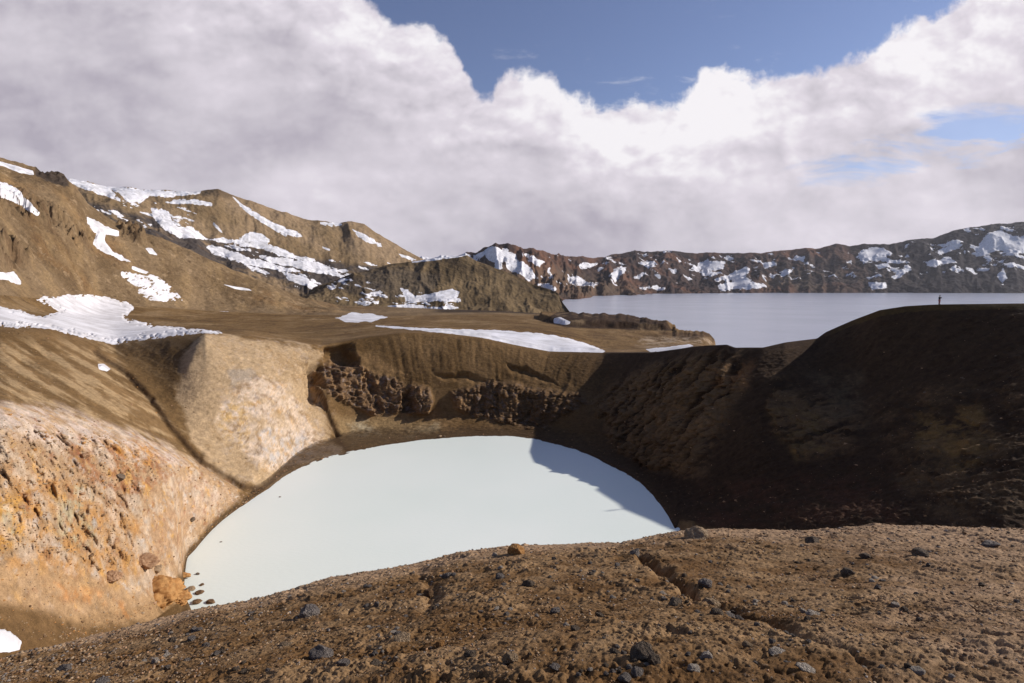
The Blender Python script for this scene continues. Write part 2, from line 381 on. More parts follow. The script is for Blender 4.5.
k11 = (np.maximum(k9[0] + 250, 900), np.where(fac < 560, -36, -60.) ); k11 = (k11[0], smooth(k11[1], 31))
k12 = (one[:1].repeat(len(th)) * 1500, np.full(len(th), -60.)); k13 = (np.full(len(th), 12000.), np.full(len(th), -62.))
km1 = L_(M1, 41); kg = L_(G, 35)
sh_ = km1[0] < kvf[0] + 1.5; km1 = (np.maximum(km1[0], kvf[0] + 1.5), np.where(sh_, np.maximum(km1[1], kvf[1] + .7), km1[1]))
sh_ = kg[0] < km1[0] + 2.5; kg = (np.maximum(kg[0], km1[0] + 2.5), np.where(sh_, np.maximum(kg[1], km1[1] + .8), kg[1]))
kg = (smooth(kg[0], 9), smooth(kg[1], 9))
kn1 = [k0, k05, kvn, mid, kvf, km1, kg, krim, L_(BEH, 25), L_(K7, 41), L_(K8, 1), k9, k10, k11, k12, k13]
ns1 = [10, 14, 6, 6, 130, 150, 160, 30, 36, 50, 190, 8, 8, 4, 6]
X, Y, Z, kr, S = loft(kn1, ns1, th, {7: .25 + .65 * sstep(560, 640, fac)})
px, py = proj(X, Y, Z)
rw0 = np.hypot(X, Y); tw = np.arctan2(X, Y)
def sm2(A, n):
    k = np.hanning(n + 2)[1:-1]; k /= k.sum(); h_ = n // 2
    Ap = np.pad(A, ((0, 0), (h_, h_)), 'edge'); c_ = np.zeros_like(A)
    for i_, w_ in enumerate(k): c_ += w_ * Ap[:, i_:i_ + A.shape[1]]
    return c_
a0, a1 = kr[5], kr[7]
wgt = sstep(175, 205, px[a0:a1]) * (1 - sstep(290, 330, px[a0:a1])) * sstep(5.0, 5.5, S[a0:a1]) * (1 - sstep(6.6, 6.95, S[a0:a1]))
rs_ = sm2(rw0[a0:a1], 61); zs_ = sm2(Z[a0:a1], 61)
rw0[a0:a1] += wgt * (rs_ - rw0[a0:a1]); Z[a0:a1] += wgt * (zs_ - Z[a0:a1])
X = rw0 * np.sin(tw); Y = rw0 * np.cos(tw); px, py = proj(X, Y, Z)
Z0 = Z.copy()
# S: 4=far shore 5=M1 6=G 7=rim 8=behind 9=K7 10=K8 11=ridge
wall = sstep(4.0, 4.25, S) * (1 - sstep(6.75, 7.0, S))
above = sstep(4.12, 4.9, S)
right = sstep(560, 660, px); left = 1 - sstep(235, 300, px)
# ---- broad undulation
Z += above * (1 - sstep(7, 8, S) * .7) * (0.5 * fbm(X, Y, Z0, 18, 4, .5, off=2)) * (1 - .8 * np.exp(-((S - 7) / .25) ** 2))
# ---- fall-line runnels below the rim
ang = np.arctan2(X + 5, Y - 95); rad = np.hypot(X + 5, Y - 95)
run = fbm(ang * 60, rad * .12, 0 * X, 2.2, 4, .6, off=6, ridged=True)
runm = wall * (sstep(5.6, 6.4, S) + 1.2 * sstep(600, 660, px) * sstep(4.4, 4.9, S) * (1 - sstep(5.6, 6.4, S))) * sstep(330, 400, px) * (1 - sstep(6.9, 7.0, S))
Z -= runm * .55 * (1 - run) * .6
# ---- crags: mask polygons
wx = fbm(X, Y, Z0, 9, 3, off=3) * 6; wy = fbm(X, Y, Z0, 9, 3, off=13) * 5
def pm(poly, feather=5, warp=1.0):
    return sstep(-feather * .4, feather, sdpoly(px + wx * warp, py + wy * warp, poly))
crag_far = np.maximum.reduce([pm([(322, 368), (336, 356), (356, 362), (375, 372), (398, 378), (410, 390), (405, 410), (392, 416), (370, 415), (345, 405), (328, 395)], 5, .5),
                              pm([(398, 388), (412, 382), (430, 388), (434, 402), (428, 415), (405, 414)], 4, .5),
                              pm([(450, 392), (470, 385), (490, 378), (515, 380), (545, 388), (580, 392), (590, 405), (560, 420), (545, 432), (505, 424), (480, 418), (455, 410)], 5, .7)])
crag_right = np.maximum.reduce([pm([(590, 400), (620, 375), (650, 362), (690, 352), (740, 352), (750, 375), (735, 420), (715, 455), (690, 480), (650, 470), (615, 450)], 14, 1.4) * .9,
                                pm([(770, 370), (830, 395), (870, 420), (860, 450), (800, 460), (770, 430)], 14, 1.6) * .6,
                                pm([(860, 400), (930, 380), (1024, 360), (1060, 420), (1060, 540), (960, 520), (900, 470)], 20, 1.6) * .35])
crag_left = pm([(-20, 430), (40, 425), (110, 434), (150, 448), (165, 462), (160, 480), (145, 500), (140, 530), (145, 560), (100, 575), (60, 560), (-20, 560)], 10, 1.2) * .9 * sstep(4.05, 4.3, S)
tang = ang * 75
jx = fbm(X, Y, Z0, 6, 3, off=61) * 3
fl = fbm(tang + jx, rad * .30, Z0 * .30, 3.0, 5, .5, off=11, ridged=True)
fl2 = fbm(tang * 1.0 + jx, rad * .35 + jx, Z0 * .2, 7.0, 3, .5, off=14)
flv = fbm(tang + jx * .5, rad * .10, Z0 * .16, 2.3, 4, .5, off=69, ridged=True)
fr0 = fbm(X, Y, Z0 * .6, 7, 5, .58, off=63)
fr1 = fbm(tang * 1.0 + jx * 1.5, rad * .22, Z0 * .22, 3.4, 5, .55, off=66, ridged=True) * (1 - sstep(840, 930, px)) + fr0 * sstep(840, 930, px)
fr2 = fbm(X, Y, Z0, 1.6, 4, .6, off=67, ridged=True)
lump = np.abs(fbm(X, Y, Z0, 2.8, 5, .52, off=19)) * 2.2 - .3
# push toward the crater axis
cx, cy = -5.0, 95.0
ox = -(X - cx) / (rad + 1e-6); oy = -(Y - cy) / (rad + 1e-6)
push = crag_far * (.5 + 1.3 * flv + 1.5 * lump + 3.2 * fl2 + .9 * fl) + crag_right * (.3 + 2.2 * np.abs(fr0) * 2 + 2.6 * fbm(X, Y, Z0 * .5, 14, 3, .5, off=64) + (2.2 * fr1 + .8 * fr2))
rr1 = fl; rr2 = lump
lumpl = np.abs(fbm(X, Y, Z0, 3.2, 5, .62, off=24)) * 2.2 - .35
push_l = crag_left * (.7 * lumpl * 1.5 + .5 * fbm(tang * .8 + jx, rad * .4, Z0 * .5, 3.0, 5, .58, off=65, ridged=True) + 3.4 * (np.abs(fbm(X, Y, Z0, 9, 3, .5, off=28)) - .2) + .8 * fbm(X, Y, Z0, 7, 3, .5, off=25))
bou = fbm(X, Y, Z0, 1.1, 4, .6, off=27, ridged=True)
push_l -= crag_left * 1.1 * np.clip(fbm(X, Y, Z0, 1.8, 3, .5, off=29) - .25, 0, 1) * 2
X = X + ox * push; Y = Y + oy * push
ex, ey = .6, -.8
X = X + ex * push_l; Y = Y + ey * push_l; Z = Z + .35 * push_l
Z += crag_far * .5 * rr2 + crag_right * .5 * rr2
# notch with the shaded side left of the crags, and the overhung dark lip
nt_ = np.exp(-((px - 317 + wx * .9 + 5 * fl) / 7.0) ** 2) * sstep(360, 372, py) * (1 - sstep(396, 410, py)) * wall
X = X - ox * 4.0 * nt_; Y = Y - oy * 4.5 * nt_; Z -= 2.5 * nt_
for (poly, amt) in (([(326, 346), (352, 342), (356, 366), (328, 370)], 4.5), ([(404, 392), (414, 384), (416, 410), (402, 412)], 3.0), ([(434, 374), (460, 372), (500, 380), (470, 382), (440, 380)], 1.3), ([(505, 362), (525, 366), (560, 386), (530, 380), (508, 370)], 1.5)):
    m = sstep(-2, 5, sdpoly(px + wx * .9 + fl * 3, py + wy * .9 + fl2 * 4, poly)) * wall
    X -= ox * amt * m; Y -= oy * amt * m; Z -= amt * .35 * m
# gully lines
def groove(pl, w, dep):
    global Z
    d = sdline(px + wx * .5, py + wy * .5, pl)
    Z = Z - dep * np.exp(-(d / w) ** 2) * wall
groove([(95, 352), (125, 372), (150, 398), (172, 428), (200, 460), (245, 487), (262, 492)], 2.6, 1.3)
groove([(318, 392), (326, 410), (332, 425), (342, 445), (350, 454)], 2.2, 1.5)
groove([(20, 360), (70, 392), (130, 420), (200, 452)], 4, .5)
groove([(40, 350), (90, 385), (150, 415)], 4, .4)
# ridge on the buttress top
rb = sdline(px, py, [(205, 333), (196, 352), (188, 372)])
Z += .5 * np.exp(-(rb / 5) ** 2) * wall
# hollows and small slides on the buttress
shd = sstep(4.05, 4.35, S)
Z += shd * wall * (.30 * fbm(X, Y, Z0, 4, 5, .6, off=33) + .14 * fbm(X, Y, Z0, 1.3, 4, .62, off=35, ridged=True) * (1 + .4 * right - .5 * left))
shw = np.exp(-((S - 4.06) / .10) ** 2) * (px > 180) * (px < 690)
Z += shw * (.16 * fbm(X, Y, 0 * X, 4, 5, .6, off=38))
Z = np.where((S > 4.0) & (S < 5.2), np.maximum(Z, WZ - .22 + np.minimum((S - 4.0) * 2.6, .5)), Z)
# plain
pl = sstep(7.1, 7.6, S)
blf = sdpoly(px + wx * .25, py + wy * .15, [(540, 310), (566, 306), (620, 308), (664, 316), (676, 331.5), (655, 331), (620, 328), (566, 326), (540, 320)])
Z += sstep(-.3, 1.0, blf) * 4.0 * sstep(9.0, 9.3, S) * (1 - sstep(9.95, 10.0, S)) 
jg = np.floor(fbm(T8 := np.arctan2(X, Y) * 400, 0 * X, 0 * X, 9, 3, .6, off=45) * 6) / 6
Z += 2.6 * jg * sstep(566, 572, px) * (1 - sstep(700, 712, px)) * sstep(9.2, 9.6, S) * (1 - sstep(10.0, 10.5, S))
led = sstep(600, 640, px) * (1 - sstep(700, 716, px)) * sstep(8.2, 8.6, S) * (1 - sstep(9.9, 10, S))
Z += led * 2.2 * np.clip(fbm(X, Y * .4, Z0 * 0, 16, 5, .6, off=43), -.5, .8)
Z += pl * (1 - sstep(10, 10.6, S)) * (.9 * fbm(X, Y, Z0, 45, 5, .5, off=41)) * np.clip(1 - np.exp(-((S - 10) / .2) ** 2), 0, 1)
# near hillside relief
hs = sstep(9.9, 10.35, S) * (1 - sstep(11.0, 11.5, S)) * (1 - sstep(300, 380, px))
hs2 = hs * (1 - .55 * np.exp(-((S - 11) / .06) ** 2))
bulge = np.maximum.reduce([pm([(-30, 175), (20, 182), (70, 210), (95, 235), (90, 250), (50, 232), (0, 215), (-30, 210)], 12, 2), pm([(-30, 232), (20, 245), (36, 258), (30, 270), (-30, 270)], 10, 2), pm([(118, 224), (140, 230), (152, 244), (140, 246), (120, 234)], 5, 1), pm([(35, 166), (48, 165), (67, 177), (68, 184), (45, 178), (33, 172)], 4, .3)])
T_ = np.arctan2(X, Y) * 300
Z += hs2 * (5.0 * fbm(X, Y, Z0, 70, 5, .5, off=51) + 2.6 * fbm(X, Y, Z0, 12, 6, .66, off=52) + 2.0 * fbm(T_ * 1.0, np.hypot(X, Y) * .25, 0 * X, 16, 5, .6, off=54)) + (hs * bulge) * ((16 * np.abs(fbm(X, Y, Z0, 22, 6, .62, off=53)) * 2 - 4) * (.35 + .65 * sstep(190, 205, py)) + 8 * fbm(X, Y, Z0, 35, 3, .5, off=57))
px1, py1 = proj(X, Y, Z)
# ---- colours
def N(s, o=4, g=.6, off=0.): return fbm(X, Y, Z0, s, o, g, off=off)
n1 = sstep(-.35, .35, N(14, 5, .6, 71)); n2 = sstep(-.3, .3, N(3, 5, .65, 72)); n3 = N(1.0, 4, .7, 73)
brown = gblend(np.broadcast_to(lin(116, 88, 54), X.shape + (3,)).copy(), n1, lin(146, 114, 76))
col = brown.copy()
wx2 = N(10, 5, .65, 81) * 14; wy2 = N(10, 5, .65, 82) * 11
def reg(poly, c, f=8, w=1.0, op=1.0, nz=None):
    global col
    m = sstep(-f * .5, f, sdpoly(px1 + wx2 * w, py1 + wy2 * w, poly)) * op
    if nz is not None: m = m * nz
    col = gblend(col, np.clip(m, 0, 1) * (S > 3.9) * (S < 7.25), c)
# left slope: streaks running down toward the gully
a_ = math.radians(36); us = (px1 * math.cos(a_) + py1 * math.sin(a_)); vs = (-px1 * math.sin(a_) + py1 * math.cos(a_))
vs = vs + .00035 * (us - 150) ** 2
st = sstep(-.05, .22, fbm(us / 9.0, vs, 0 * us, 7, 5, .62, off=3) + .12 * fbm(px1, py1, 0 * px1, 6, 3, off=1))
lm = (px1 < 250) * (S > 4.9) * (S < 7.05)
col = gblend(col, st * lm * sstep(330, 352, py1) * .8, lin(194, 162, 120))
# mound: cream, ochre, rust, grey
mound = [(-40, 398), (30, 405), (90, 418), (150, 440), (200, 460), (242, 490), (235, 502), (190, 550), (180, 575), (160, 600), (80, 618), (-40, 600)]
reg(mound, lin(194, 158, 120), 5, .5)
mm = sdpoly(px1 + wx2 * .4, py1 + wy2 * .4, mound) > 0
ndz = lambda s, off, lo, hi: sstep(lo, hi, N(s, 5, .68, off)) * mm
reg([(-40, 400), (60, 405), (170, 445), (190, 470), (60, 450), (-40, 432)], lin(232, 208, 190), 8, .8, .8, sstep(-.3, .2, N(2.2, 5, .7, 90)))
reg([(-40, 470), (30, 462), (60, 480), (100, 500), (150, 520), (150, 560), (110, 590), (-40, 560)], lin(204, 148, 86), 14, 1, .8, sstep(-.25, .15, N(2.5, 5, .7, 91)))
reg([(60, 440), (110, 438), (160, 455), (175, 480), (140, 500), (110, 520), (80, 480), (60, 465)], lin(168, 112, 74), 12, 1, .85, sstep(-.2, .2, N(2.0, 5, .7, 92)))
reg([(-30, 490), (25, 495), (30, 550), (-30, 555)], lin(218, 160, 72), 10, 1, .7)
reg([(100, 440), (150, 444), (160, 462), (120, 466)], lin(208, 146, 70), 8, 1, .9, sstep(-.2, .2, N(1.6, 5, .7, 93)))
reg([(50, 480), (90, 490), (95, 545), (60, 555)], lin(196, 182, 148), 6, 1.3, .8, sstep(-.1, .2, N(1.8, 5, .7, 94)))
reg([(-20, 505), (25, 500), (30, 540), (-20, 540)], lin(196, 184, 146), 6, 1.3, .8, sstep(-.05, .2, N(1.5, 5, .7, 95)))
reg([(160, 470), (220, 478), (235, 495), (195, 530), (175, 520)], lin(226, 196, 170), 12, 1, .8, n2)
reg([(150, 500), (200, 510), (185, 560), (150, 570)], lin(196, 156, 118), 14, 1, .8)
col = gblend(col, ndz(1.3, 96, .12, .38) * .6 * (S > 3.9), lin(150, 92, 60))
col = gblend(col, ndz(1.7, 97, .12, .36) * .6 * (S > 3.9), lin(226, 170, 90))
col = gblend(col, ndz(1.5, 98, .18, .38) * .75 * (S > 3.9), lin(204, 192, 180))
col = gblend(col, ndz(3.2, 99, .02, .25) * .6 * (S > 3.9), lin(222, 198, 172))
# lower left apron
reg([(-40, 560), (60, 565), (150, 590), (190, 600), (180, 622), (60, 640), (-40, 650)], lin(196, 156, 112), 10, 1, .8, sstep(-.4, .1, N(4, 5, .7, 101)))
apr = sdpoly(px1, py1, [(-40, 595), (60, 615), (150, 618), (200, 606), (140, 640), (-40, 680)])
reg([(-40, 600), (40, 608), (90, 625), (145, 622), (160, 640), (-40, 690)], lin(122, 92, 58), 8, 1, .9)
reg([(20, 568), (90, 585), (150, 610), (130, 618), (60, 598)], lin(206, 142, 84), 6, 1, .7, sstep(-.1, .2, N(2, 5, .7, 102)))
# buttress: pale tan with the pink and cream patch
reg([(192, 340), (205, 332), (300, 343), (322, 352), (316, 375), (316, 400), (330, 430), (348, 455), (300, 470), (262, 490), (225, 478), (190, 440), (175, 400), (178, 360)], lin(206, 174, 134), 5, 1.2, .92, sstep(-.45, -.05, N(6, 5, .65, 103) + .1))
reg([(235, 385), (262, 372), (290, 388), (305, 410), (320, 432), (342, 452), (300, 466), (270, 474), (235, 450), (218, 420)], lin(236, 208, 180), 4, 1.5, .9, sstep(-.35, .15, N(3, 5, .7, 104)))
reg([(230, 400), (250, 398), (256, 440), (236, 450), (222, 425)], lin(226, 182, 110), 3, 1.5, .7, sstep(-.15, .2, N(2, 5, .7, 105)))
reg([(260, 430), (300, 430), (312, 455), (280, 468), (256, 455)], lin(206, 200, 196), 3, 1.5, .7, sstep(-.1, .2, N(2, 5, .7, 106)))
reg([(228, 376), (250, 366), (258, 378), (232, 388)], lin(176, 160, 142), 3, 1.0, .7)
reg([(265, 350), (318, 356), (315, 400), (290, 380)], lin(160, 126, 84), 4, 1.6, .5, n2)
bt_ = sstep(195, 230, px1) * (1 - sstep(318, 345, px1)) * (S > 4.2) * (S < 7) * (.35 + .65 * sstep(-10, 8, sdpoly(px1 + wx2, py1 + wy2, [(235, 385), (262, 372), (290, 388), (305, 410), (320, 432), (342, 452), (300, 466), (270, 474), (235, 450), (218, 420)])))
col = gblend(col, bt_ * sstep(.08, .22, N(2.2, 5, .72, 131)) * .6, lin(146, 112, 74)); col = gblend(col, bt_ * sstep(.12, .3, N(1.6, 5, .72, 132)) * .6, lin(240, 214, 190)); col = gblend(col, bt_ * sstep(.16, .3, N(3.0, 5, .72, 133)) * .5, lin(190, 176, 170)); col = gblend(col, bt_ * sstep(.16, .3, N(2.0, 5, .72, 134)) * .6, lin(218, 168, 104))
# brown cheek left of the buttress
reg([(112, 345), (190, 336), (186, 360), (172, 400), (185, 440), (210, 465), (180, 440), (150, 400)], lin(120, 92, 58), 8, .7, .8)
# base below crags
reg([(330, 412), (420, 418), (445, 430), (400, 442), (350, 452), (336, 430)], lin(170, 140, 98), 7, 1, .8)
reg([(345, 420), (372, 418), (380, 436), (355, 445)], lin(206, 190, 158), 5, 1, .6, n2)
reg([(405, 428), (440, 424), (440, 434), (400, 440)], lin(196, 176, 140), 4, 1, .6, n2)
reg([(355, 350), (375, 354), (395, 370), (410, 378), (380, 374), (358, 360)], lin(176, 138, 92), 5, .8, .7)
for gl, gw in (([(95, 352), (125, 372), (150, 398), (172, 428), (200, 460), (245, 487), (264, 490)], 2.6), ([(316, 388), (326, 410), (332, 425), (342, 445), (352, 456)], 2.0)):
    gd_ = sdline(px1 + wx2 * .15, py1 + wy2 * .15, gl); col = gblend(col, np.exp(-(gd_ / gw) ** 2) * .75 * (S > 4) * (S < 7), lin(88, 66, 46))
# crag rock
col = gblend(col, crag_far * .85, lin(118, 92, 68)); col = gblend(col, crag_far * sstep(-.05, .3, N(2.4, 4, .7, 111)) * .7, lin(182, 142, 98)); col = gblend(col, crag_far * sstep(.1, .35, N(1.5, 4, .7, 113)) * .6, lin(150, 140, 138))
# right wall
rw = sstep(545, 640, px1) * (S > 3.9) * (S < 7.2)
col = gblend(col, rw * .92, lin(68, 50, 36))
col = gblend(col, crag_right * sstep(-.1, .35, N(3.5, 5, .7, 112)) * .7, lin(140, 104, 66))
col = gblend(col, crag_right * sstep(.15, .4, N(5, 5, .7, 114)) * .7, lin(116, 98, 72))
def regr(poly, c, op, w=.9, o=151):
    global col
    m = sstep(-6, 8, sdpoly(px1 + wx2 * w, py1 + wy2 * w, poly)) * sstep(-.2, .15, N(4.5, 5, .7, o)) * op * rw
    col = gblend(col, m, c)
regr([(640, 365), (700, 360), (715, 400), (712, 475), (680, 480), (650, 450), (600, 430), (600, 400)], lin(128, 98, 68), .8)
regr([(708, 365), (750, 362), (750, 390), (715, 395)], lin(160, 112, 70), .9, .9, 152)
regr([(768, 405), (820, 410), (830, 455), (800, 462), (780, 440)], lin(140, 110, 66), .8, .9, 153)
regr([(790, 372), (865, 372), (870, 420), (830, 425)], lin(112, 92, 68), .7, .9, 154)
regr([(915, 415), (985, 405), (1000, 455), (960, 470), (915, 450)], lin(158, 122, 72), .8, .9, 155)
regr([(860, 440), (1040, 430), (1040, 530), (930, 520)], lin(116, 92, 64), .6, .9, 156)
regr([(700, 480), (900, 470), (900, 525), (690, 528)], lin(98, 66, 48), .6, 1, 157)
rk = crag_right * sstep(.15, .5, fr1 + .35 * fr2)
col = gblend(col, rk * rw * .75, lin(152, 120, 84)); col = gblend(col, crag_right * rw * (1 - sstep(-.15, .2, fr1 + .3 * fr2)) * .7, lin(40, 30, 24))  # relief shading painted in: rib tops lighter, crevices darker
er = fbm(tang + jx, rad * .15, 0 * X, 2.4, 5, .6, off=68, ridged=True)
col = gblend(col, sstep(.25, .6, er) * rw * (1 - crag_right) * sstep(5.0, 5.6, S) * .35, lin(96, 74, 52))
rwu = (S > 6.9) * (S < 7.9) * sstep(800, 860, px1); col = gblend(col, rwu * .9, lin(100, 78, 46))
strat = sstep(.15, .5, fbm(px1 / 7, py1, 0 * px1, 4.5, 3, .6, off=7)) * sstep(6.3, 6.7, S) * (S < 6.95) * rw
col = gblend(col, strat * .5, lin(82, 64, 46))
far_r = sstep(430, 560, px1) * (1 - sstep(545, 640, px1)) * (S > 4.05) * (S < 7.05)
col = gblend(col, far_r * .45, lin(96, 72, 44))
# wet band at the water's edge
zz = Z - WZ
wet = (1 - sstep(.25, 1.3, zz + .5 * n3)) * (S > 3.5) * (S < 5.2); col = gblend(col, wet * .8, lin(86, 66, 46))
# plain and near hillside
pln = (S >= 7.25)
pc = gblend(np.broadcast_to(lin(124, 95, 60), X.shape + (3,)).copy(), n1, lin(148, 116, 76))
pc = gblend(pc, sstep(.1, .4, N(30, 5, .6, 121)) * .5, lin(164, 132, 92))
pc = gblend(pc, sstep(560, 640, px1) * sstep(-.1, .3, N(14, 5, .65, 122)) * .55, lin(170, 136, 96))
pc = gblend(pc, sdpoly(px1, py1, [(566, 306), (620, 308), (664, 316), (674, 331.5), (655, 331.5), (620, 330), (566, 328), (540, 322)]).clip(0, 1.2) / 1.2 * .95, lin(66, 48, 36))  # bluff face: dark lava tone with its shaded side painted in
pn = fbm(X, Y * .55, 0 * X, 22, 6, .66, off=146); pc = gblend(pc, sstep(.05, .3, pn) * .55, lin(98, 74, 50)); pc = gblend(pc, sstep(.08, .32, -pn) * .6, lin(178, 148, 110))
pc = gblend(pc, sstep(.2, .34, N(5, 4, .7, 147)) * .5, lin(80, 62, 46))
pale_ = sstep(-2, 2, sdpoly(px1 + wx2 * .3, py1 + wy2 * .15, [(640, 338), (668, 336), (700, 336), (716, 340), (712, 344), (690, 345), (650, 348), (636, 346)]))
pc = gblend(pc, pale_ * sstep(-.1, .2, N(7, 5, .7, 141)) * .8, lin(206, 180, 150))
pc = gblend(pc, sstep(-2, 2, sdpoly(px1 + wx2 * .2, py1, [(664, 331.5), (713, 333), (716, 337), (690, 338), (660, 336)])) * .7, lin(92, 68, 48))
hs3 = (S > 10)
hc = gblend(np.broadcast_to(lin(124, 100, 72), X.shape + (3,)).copy(), sstep(-.3, .3, N(40, 5, .6, 123)), lin(150, 124, 93))
hc = gblend(hc, sstep(.05, .4, N(60, 5, .65, 124)) * .35, lin(160, 114, 66))
hc = gblend(hc, sstep(.0, .25, fbm(T_, np.hypot(X, Y) * .22, 0 * X, 9, 5, .65, off=58)) * .45, lin(176, 144, 102))
hc = gblend(hc, sstep(.18, .32, N(4.5, 4, .7, 126)) * .5, lin(96, 74, 54)); hc = gblend(hc, sstep(.2, .34, N(5.5, 4, .7, 127)) * .5, lin(190, 160, 124))
hc = gblend(hc, sstep(425, 445, px1) * sstep(10.2, 10.5, S) * .85, lin(62, 50, 42))
hc = gblend(hc, bulge * sstep(-.2, .3, N(12, 4, .7, 125)) * .7, lin(112, 86, 62))
hc = gblend(hc, pm([(35, 163), (50, 160), (68, 175), (70, 186), (45, 180), (33, 173)], 3, .2) * .8, lin(70, 62, 58))
tr = sdline(px1, py1, [(205, 263), (180, 255), (160, 250)]) * 1.0
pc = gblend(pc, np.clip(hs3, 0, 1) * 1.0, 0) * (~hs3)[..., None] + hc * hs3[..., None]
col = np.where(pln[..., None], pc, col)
n4 = N(.45, 4, .75, 74)
col = col * np.clip(.90 + .34 * n3 + .30 * n4, .4, 1.5)[..., None] * .78
CR_MAT = terrain_mat('volcanic_soil', 1.1, .16, .1, .40, 3.0)
HL_MAT = terrain_mat('hillside_scree', .45, .8, .08, .42, .9)
def sub(name, r0, r1, mat):
    return grid_mesh(name, X[r0:r1 + 1], Y[r0:r1 + 1], Z[r0:r1 + 1], col[r0:r1 + 1], mat)
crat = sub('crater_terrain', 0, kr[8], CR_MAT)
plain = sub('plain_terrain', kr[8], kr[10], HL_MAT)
nearhill = sub('hill_terrain', kr[10], len(X) - 1, HL_MAT)
TX, TY, TZ, Tpx, Tpy, TS = X, Y, Z, px1, py1, S
R8, R10, RI = kr[8], kr[10], kr[7]
GN = 'snow patches on the near left hillside'
v = lambda a, b: (X[a:b], Y[a:b], Z[a:b], px1[a:b], py1[a:b])
def nsnow(a, b, *args, **k): return snow_from(*v(a, b), *args, **k)
nsnow(RI - 3, R10 + 70, [(-40, 306), (0, 306), (22, 311), (38, 316), (60, 312), (36, 300), (44, 297), (72, 295), (82, 294), (100, 296), (130, 303), (134, 308), (126, 318), (142, 322), (160, 326), (222, 331), (224, 335), (205, 333), (185, 335), (150, 339), (117, 345), (95, 340), (62, 333), (50, 329), (30, 328), (-40, 326)], 'snow_field', 'widest snowfield, lying behind the crater rim at the foot of the left slope', None, warp=1.2, thick=.6, mat=SNOW_DIRTY, speck=.25, cat='snowfield')
nsnow(RI + 1, R10 + 40, [(376, 326), (410, 327), (440, 328.5), (500, 330), (536, 333), (563, 337), (585, 343), (605, 351), (600, 352.5), (549, 352), (522, 347), (481, 338), (440, 333), (408, 329.5)], 'snow_field', 'smooth tapering snowfield along the far rim of the crater', None, warp=.7, thick=.6, cat='snowfield')
nsnow(RI + 1, R10 + 10, [(645, 349), (665, 347), (690, 344.5), (694, 346), (668, 351), (650, 352)], 'snow_patch', 'thin snow strip beside pale rocks near the big lake shore', None, warp=.5, thick=.4)
nsnow(R8, R10 + 60, [(335, 318), (352, 313), (375, 314), (388, 317), (372, 322), (345, 322)], 'snow_patch', 'small flat snow patch on the plain between hill and crater', None, warp=.8, thick=.4)
nsnow(R8, R10 + 90, [(553, 318), (560, 317), (572, 323), (566, 325), (554, 323)], 'snow_patch', 'little snow patch on the plain beside the dark bluff', None, warp=.5, thick=.4)
nsnow(R10, RI + 600, [(-30, 172), (0, 182), (12, 184), (28, 200), (40, 214), (38, 216), (15, 203), (0, 197), (-30, 195)], 'snow_patch', 'long snow tongue high at the left edge of the hillside', GN, warp=1.5, thick=1.5)
nsnow(R10, RI + 600, [(85, 215), (100, 222), (118, 232), (119, 236), (106, 235), (105, 242), (112, 250), (122, 256), (132, 262), (120, 260), (106, 254), (92, 244), (96, 234), (88, 224)], 'snow_patch', 'hook shaped snow patch in a hollow of the hillside', GN, warp=1.2, thick=1.5)
nsnow(R10, RI + 600, [(118, 276), (122, 271), (135, 273), (150, 275), (165, 282), (178, 292), (182, 300), (165, 302), (148, 299), (138, 294), (140, 288), (128, 283)], 'snow_patch', 'speckled broken snow patch above the big snowfield', GN, warp=1.5, thick=.5, speck=1.0)
nsnow(R10, RI + 600, [(-20, 272), (0, 273), (14, 271), (21, 284), (12, 283), (0, 279), (-20, 276)], 'snow_patch', 'small snow wedge at the left edge above the snowfield', GN, warp=1, thick=.8)
nsnow(R10, RI + 600, [(145, 248), (152, 248), (157, 255), (150, 254)], 'snow_patch', 'tiny snow fleck right of the dark outcrop', GN, warp=.5, thick=.8)
nsnow(R10, RI + 600, [(132, 266), (148, 272), (146, 274), (132, 269)], 'snow_patch', 'short narrow snow streak above the speckled patch', GN, warp=.5, thick=.8)
nsnow(R10, RI + 600, [(222, 284), (250, 289), (252, 291), (235, 289)], 'snow_patch', 'thin snow dash on the lower hillside', GN, warp=.3, thick=.8)
nsnow(R10, RI + 600, [(219, 311), (232, 312), (246, 316), (268, 316), (260, 319), (240, 318)], 'snow_patch', 'low snow streak at the foot of the hillside', GN, warp=.7, thick=.6)
nsnow(R10, RI + 600, [(-40, 150), (0, 161), (20, 167), (33, 171), (34, 175), (20, 173), (5, 167), (-40, 158)], 'snow_patch', 'thin snow edging on the skyline at the far left', GN, warp=.4, thick=1)
# small patch inside the crater slope and at lower left
nsnow(0, RI, [(98, 364), (104, 364), (111, 369), (107, 372), (99, 369)], 'snow_patch', 'lone dirty snow lump high on the inner crater slope', None, warp=.4, thick=.4, mat=SNOW_DIRTY)
nsnow(0, RI, [(-40, 628), (0, 630), (12, 632), (22, 642), (20, 650), (0, 653), (-40, 655)], 'snow_patch', 'snow patch in the gully at the bottom left corner', None, warp=.8, thick=.4)
del brown, pc, hc

tick('HILLS')
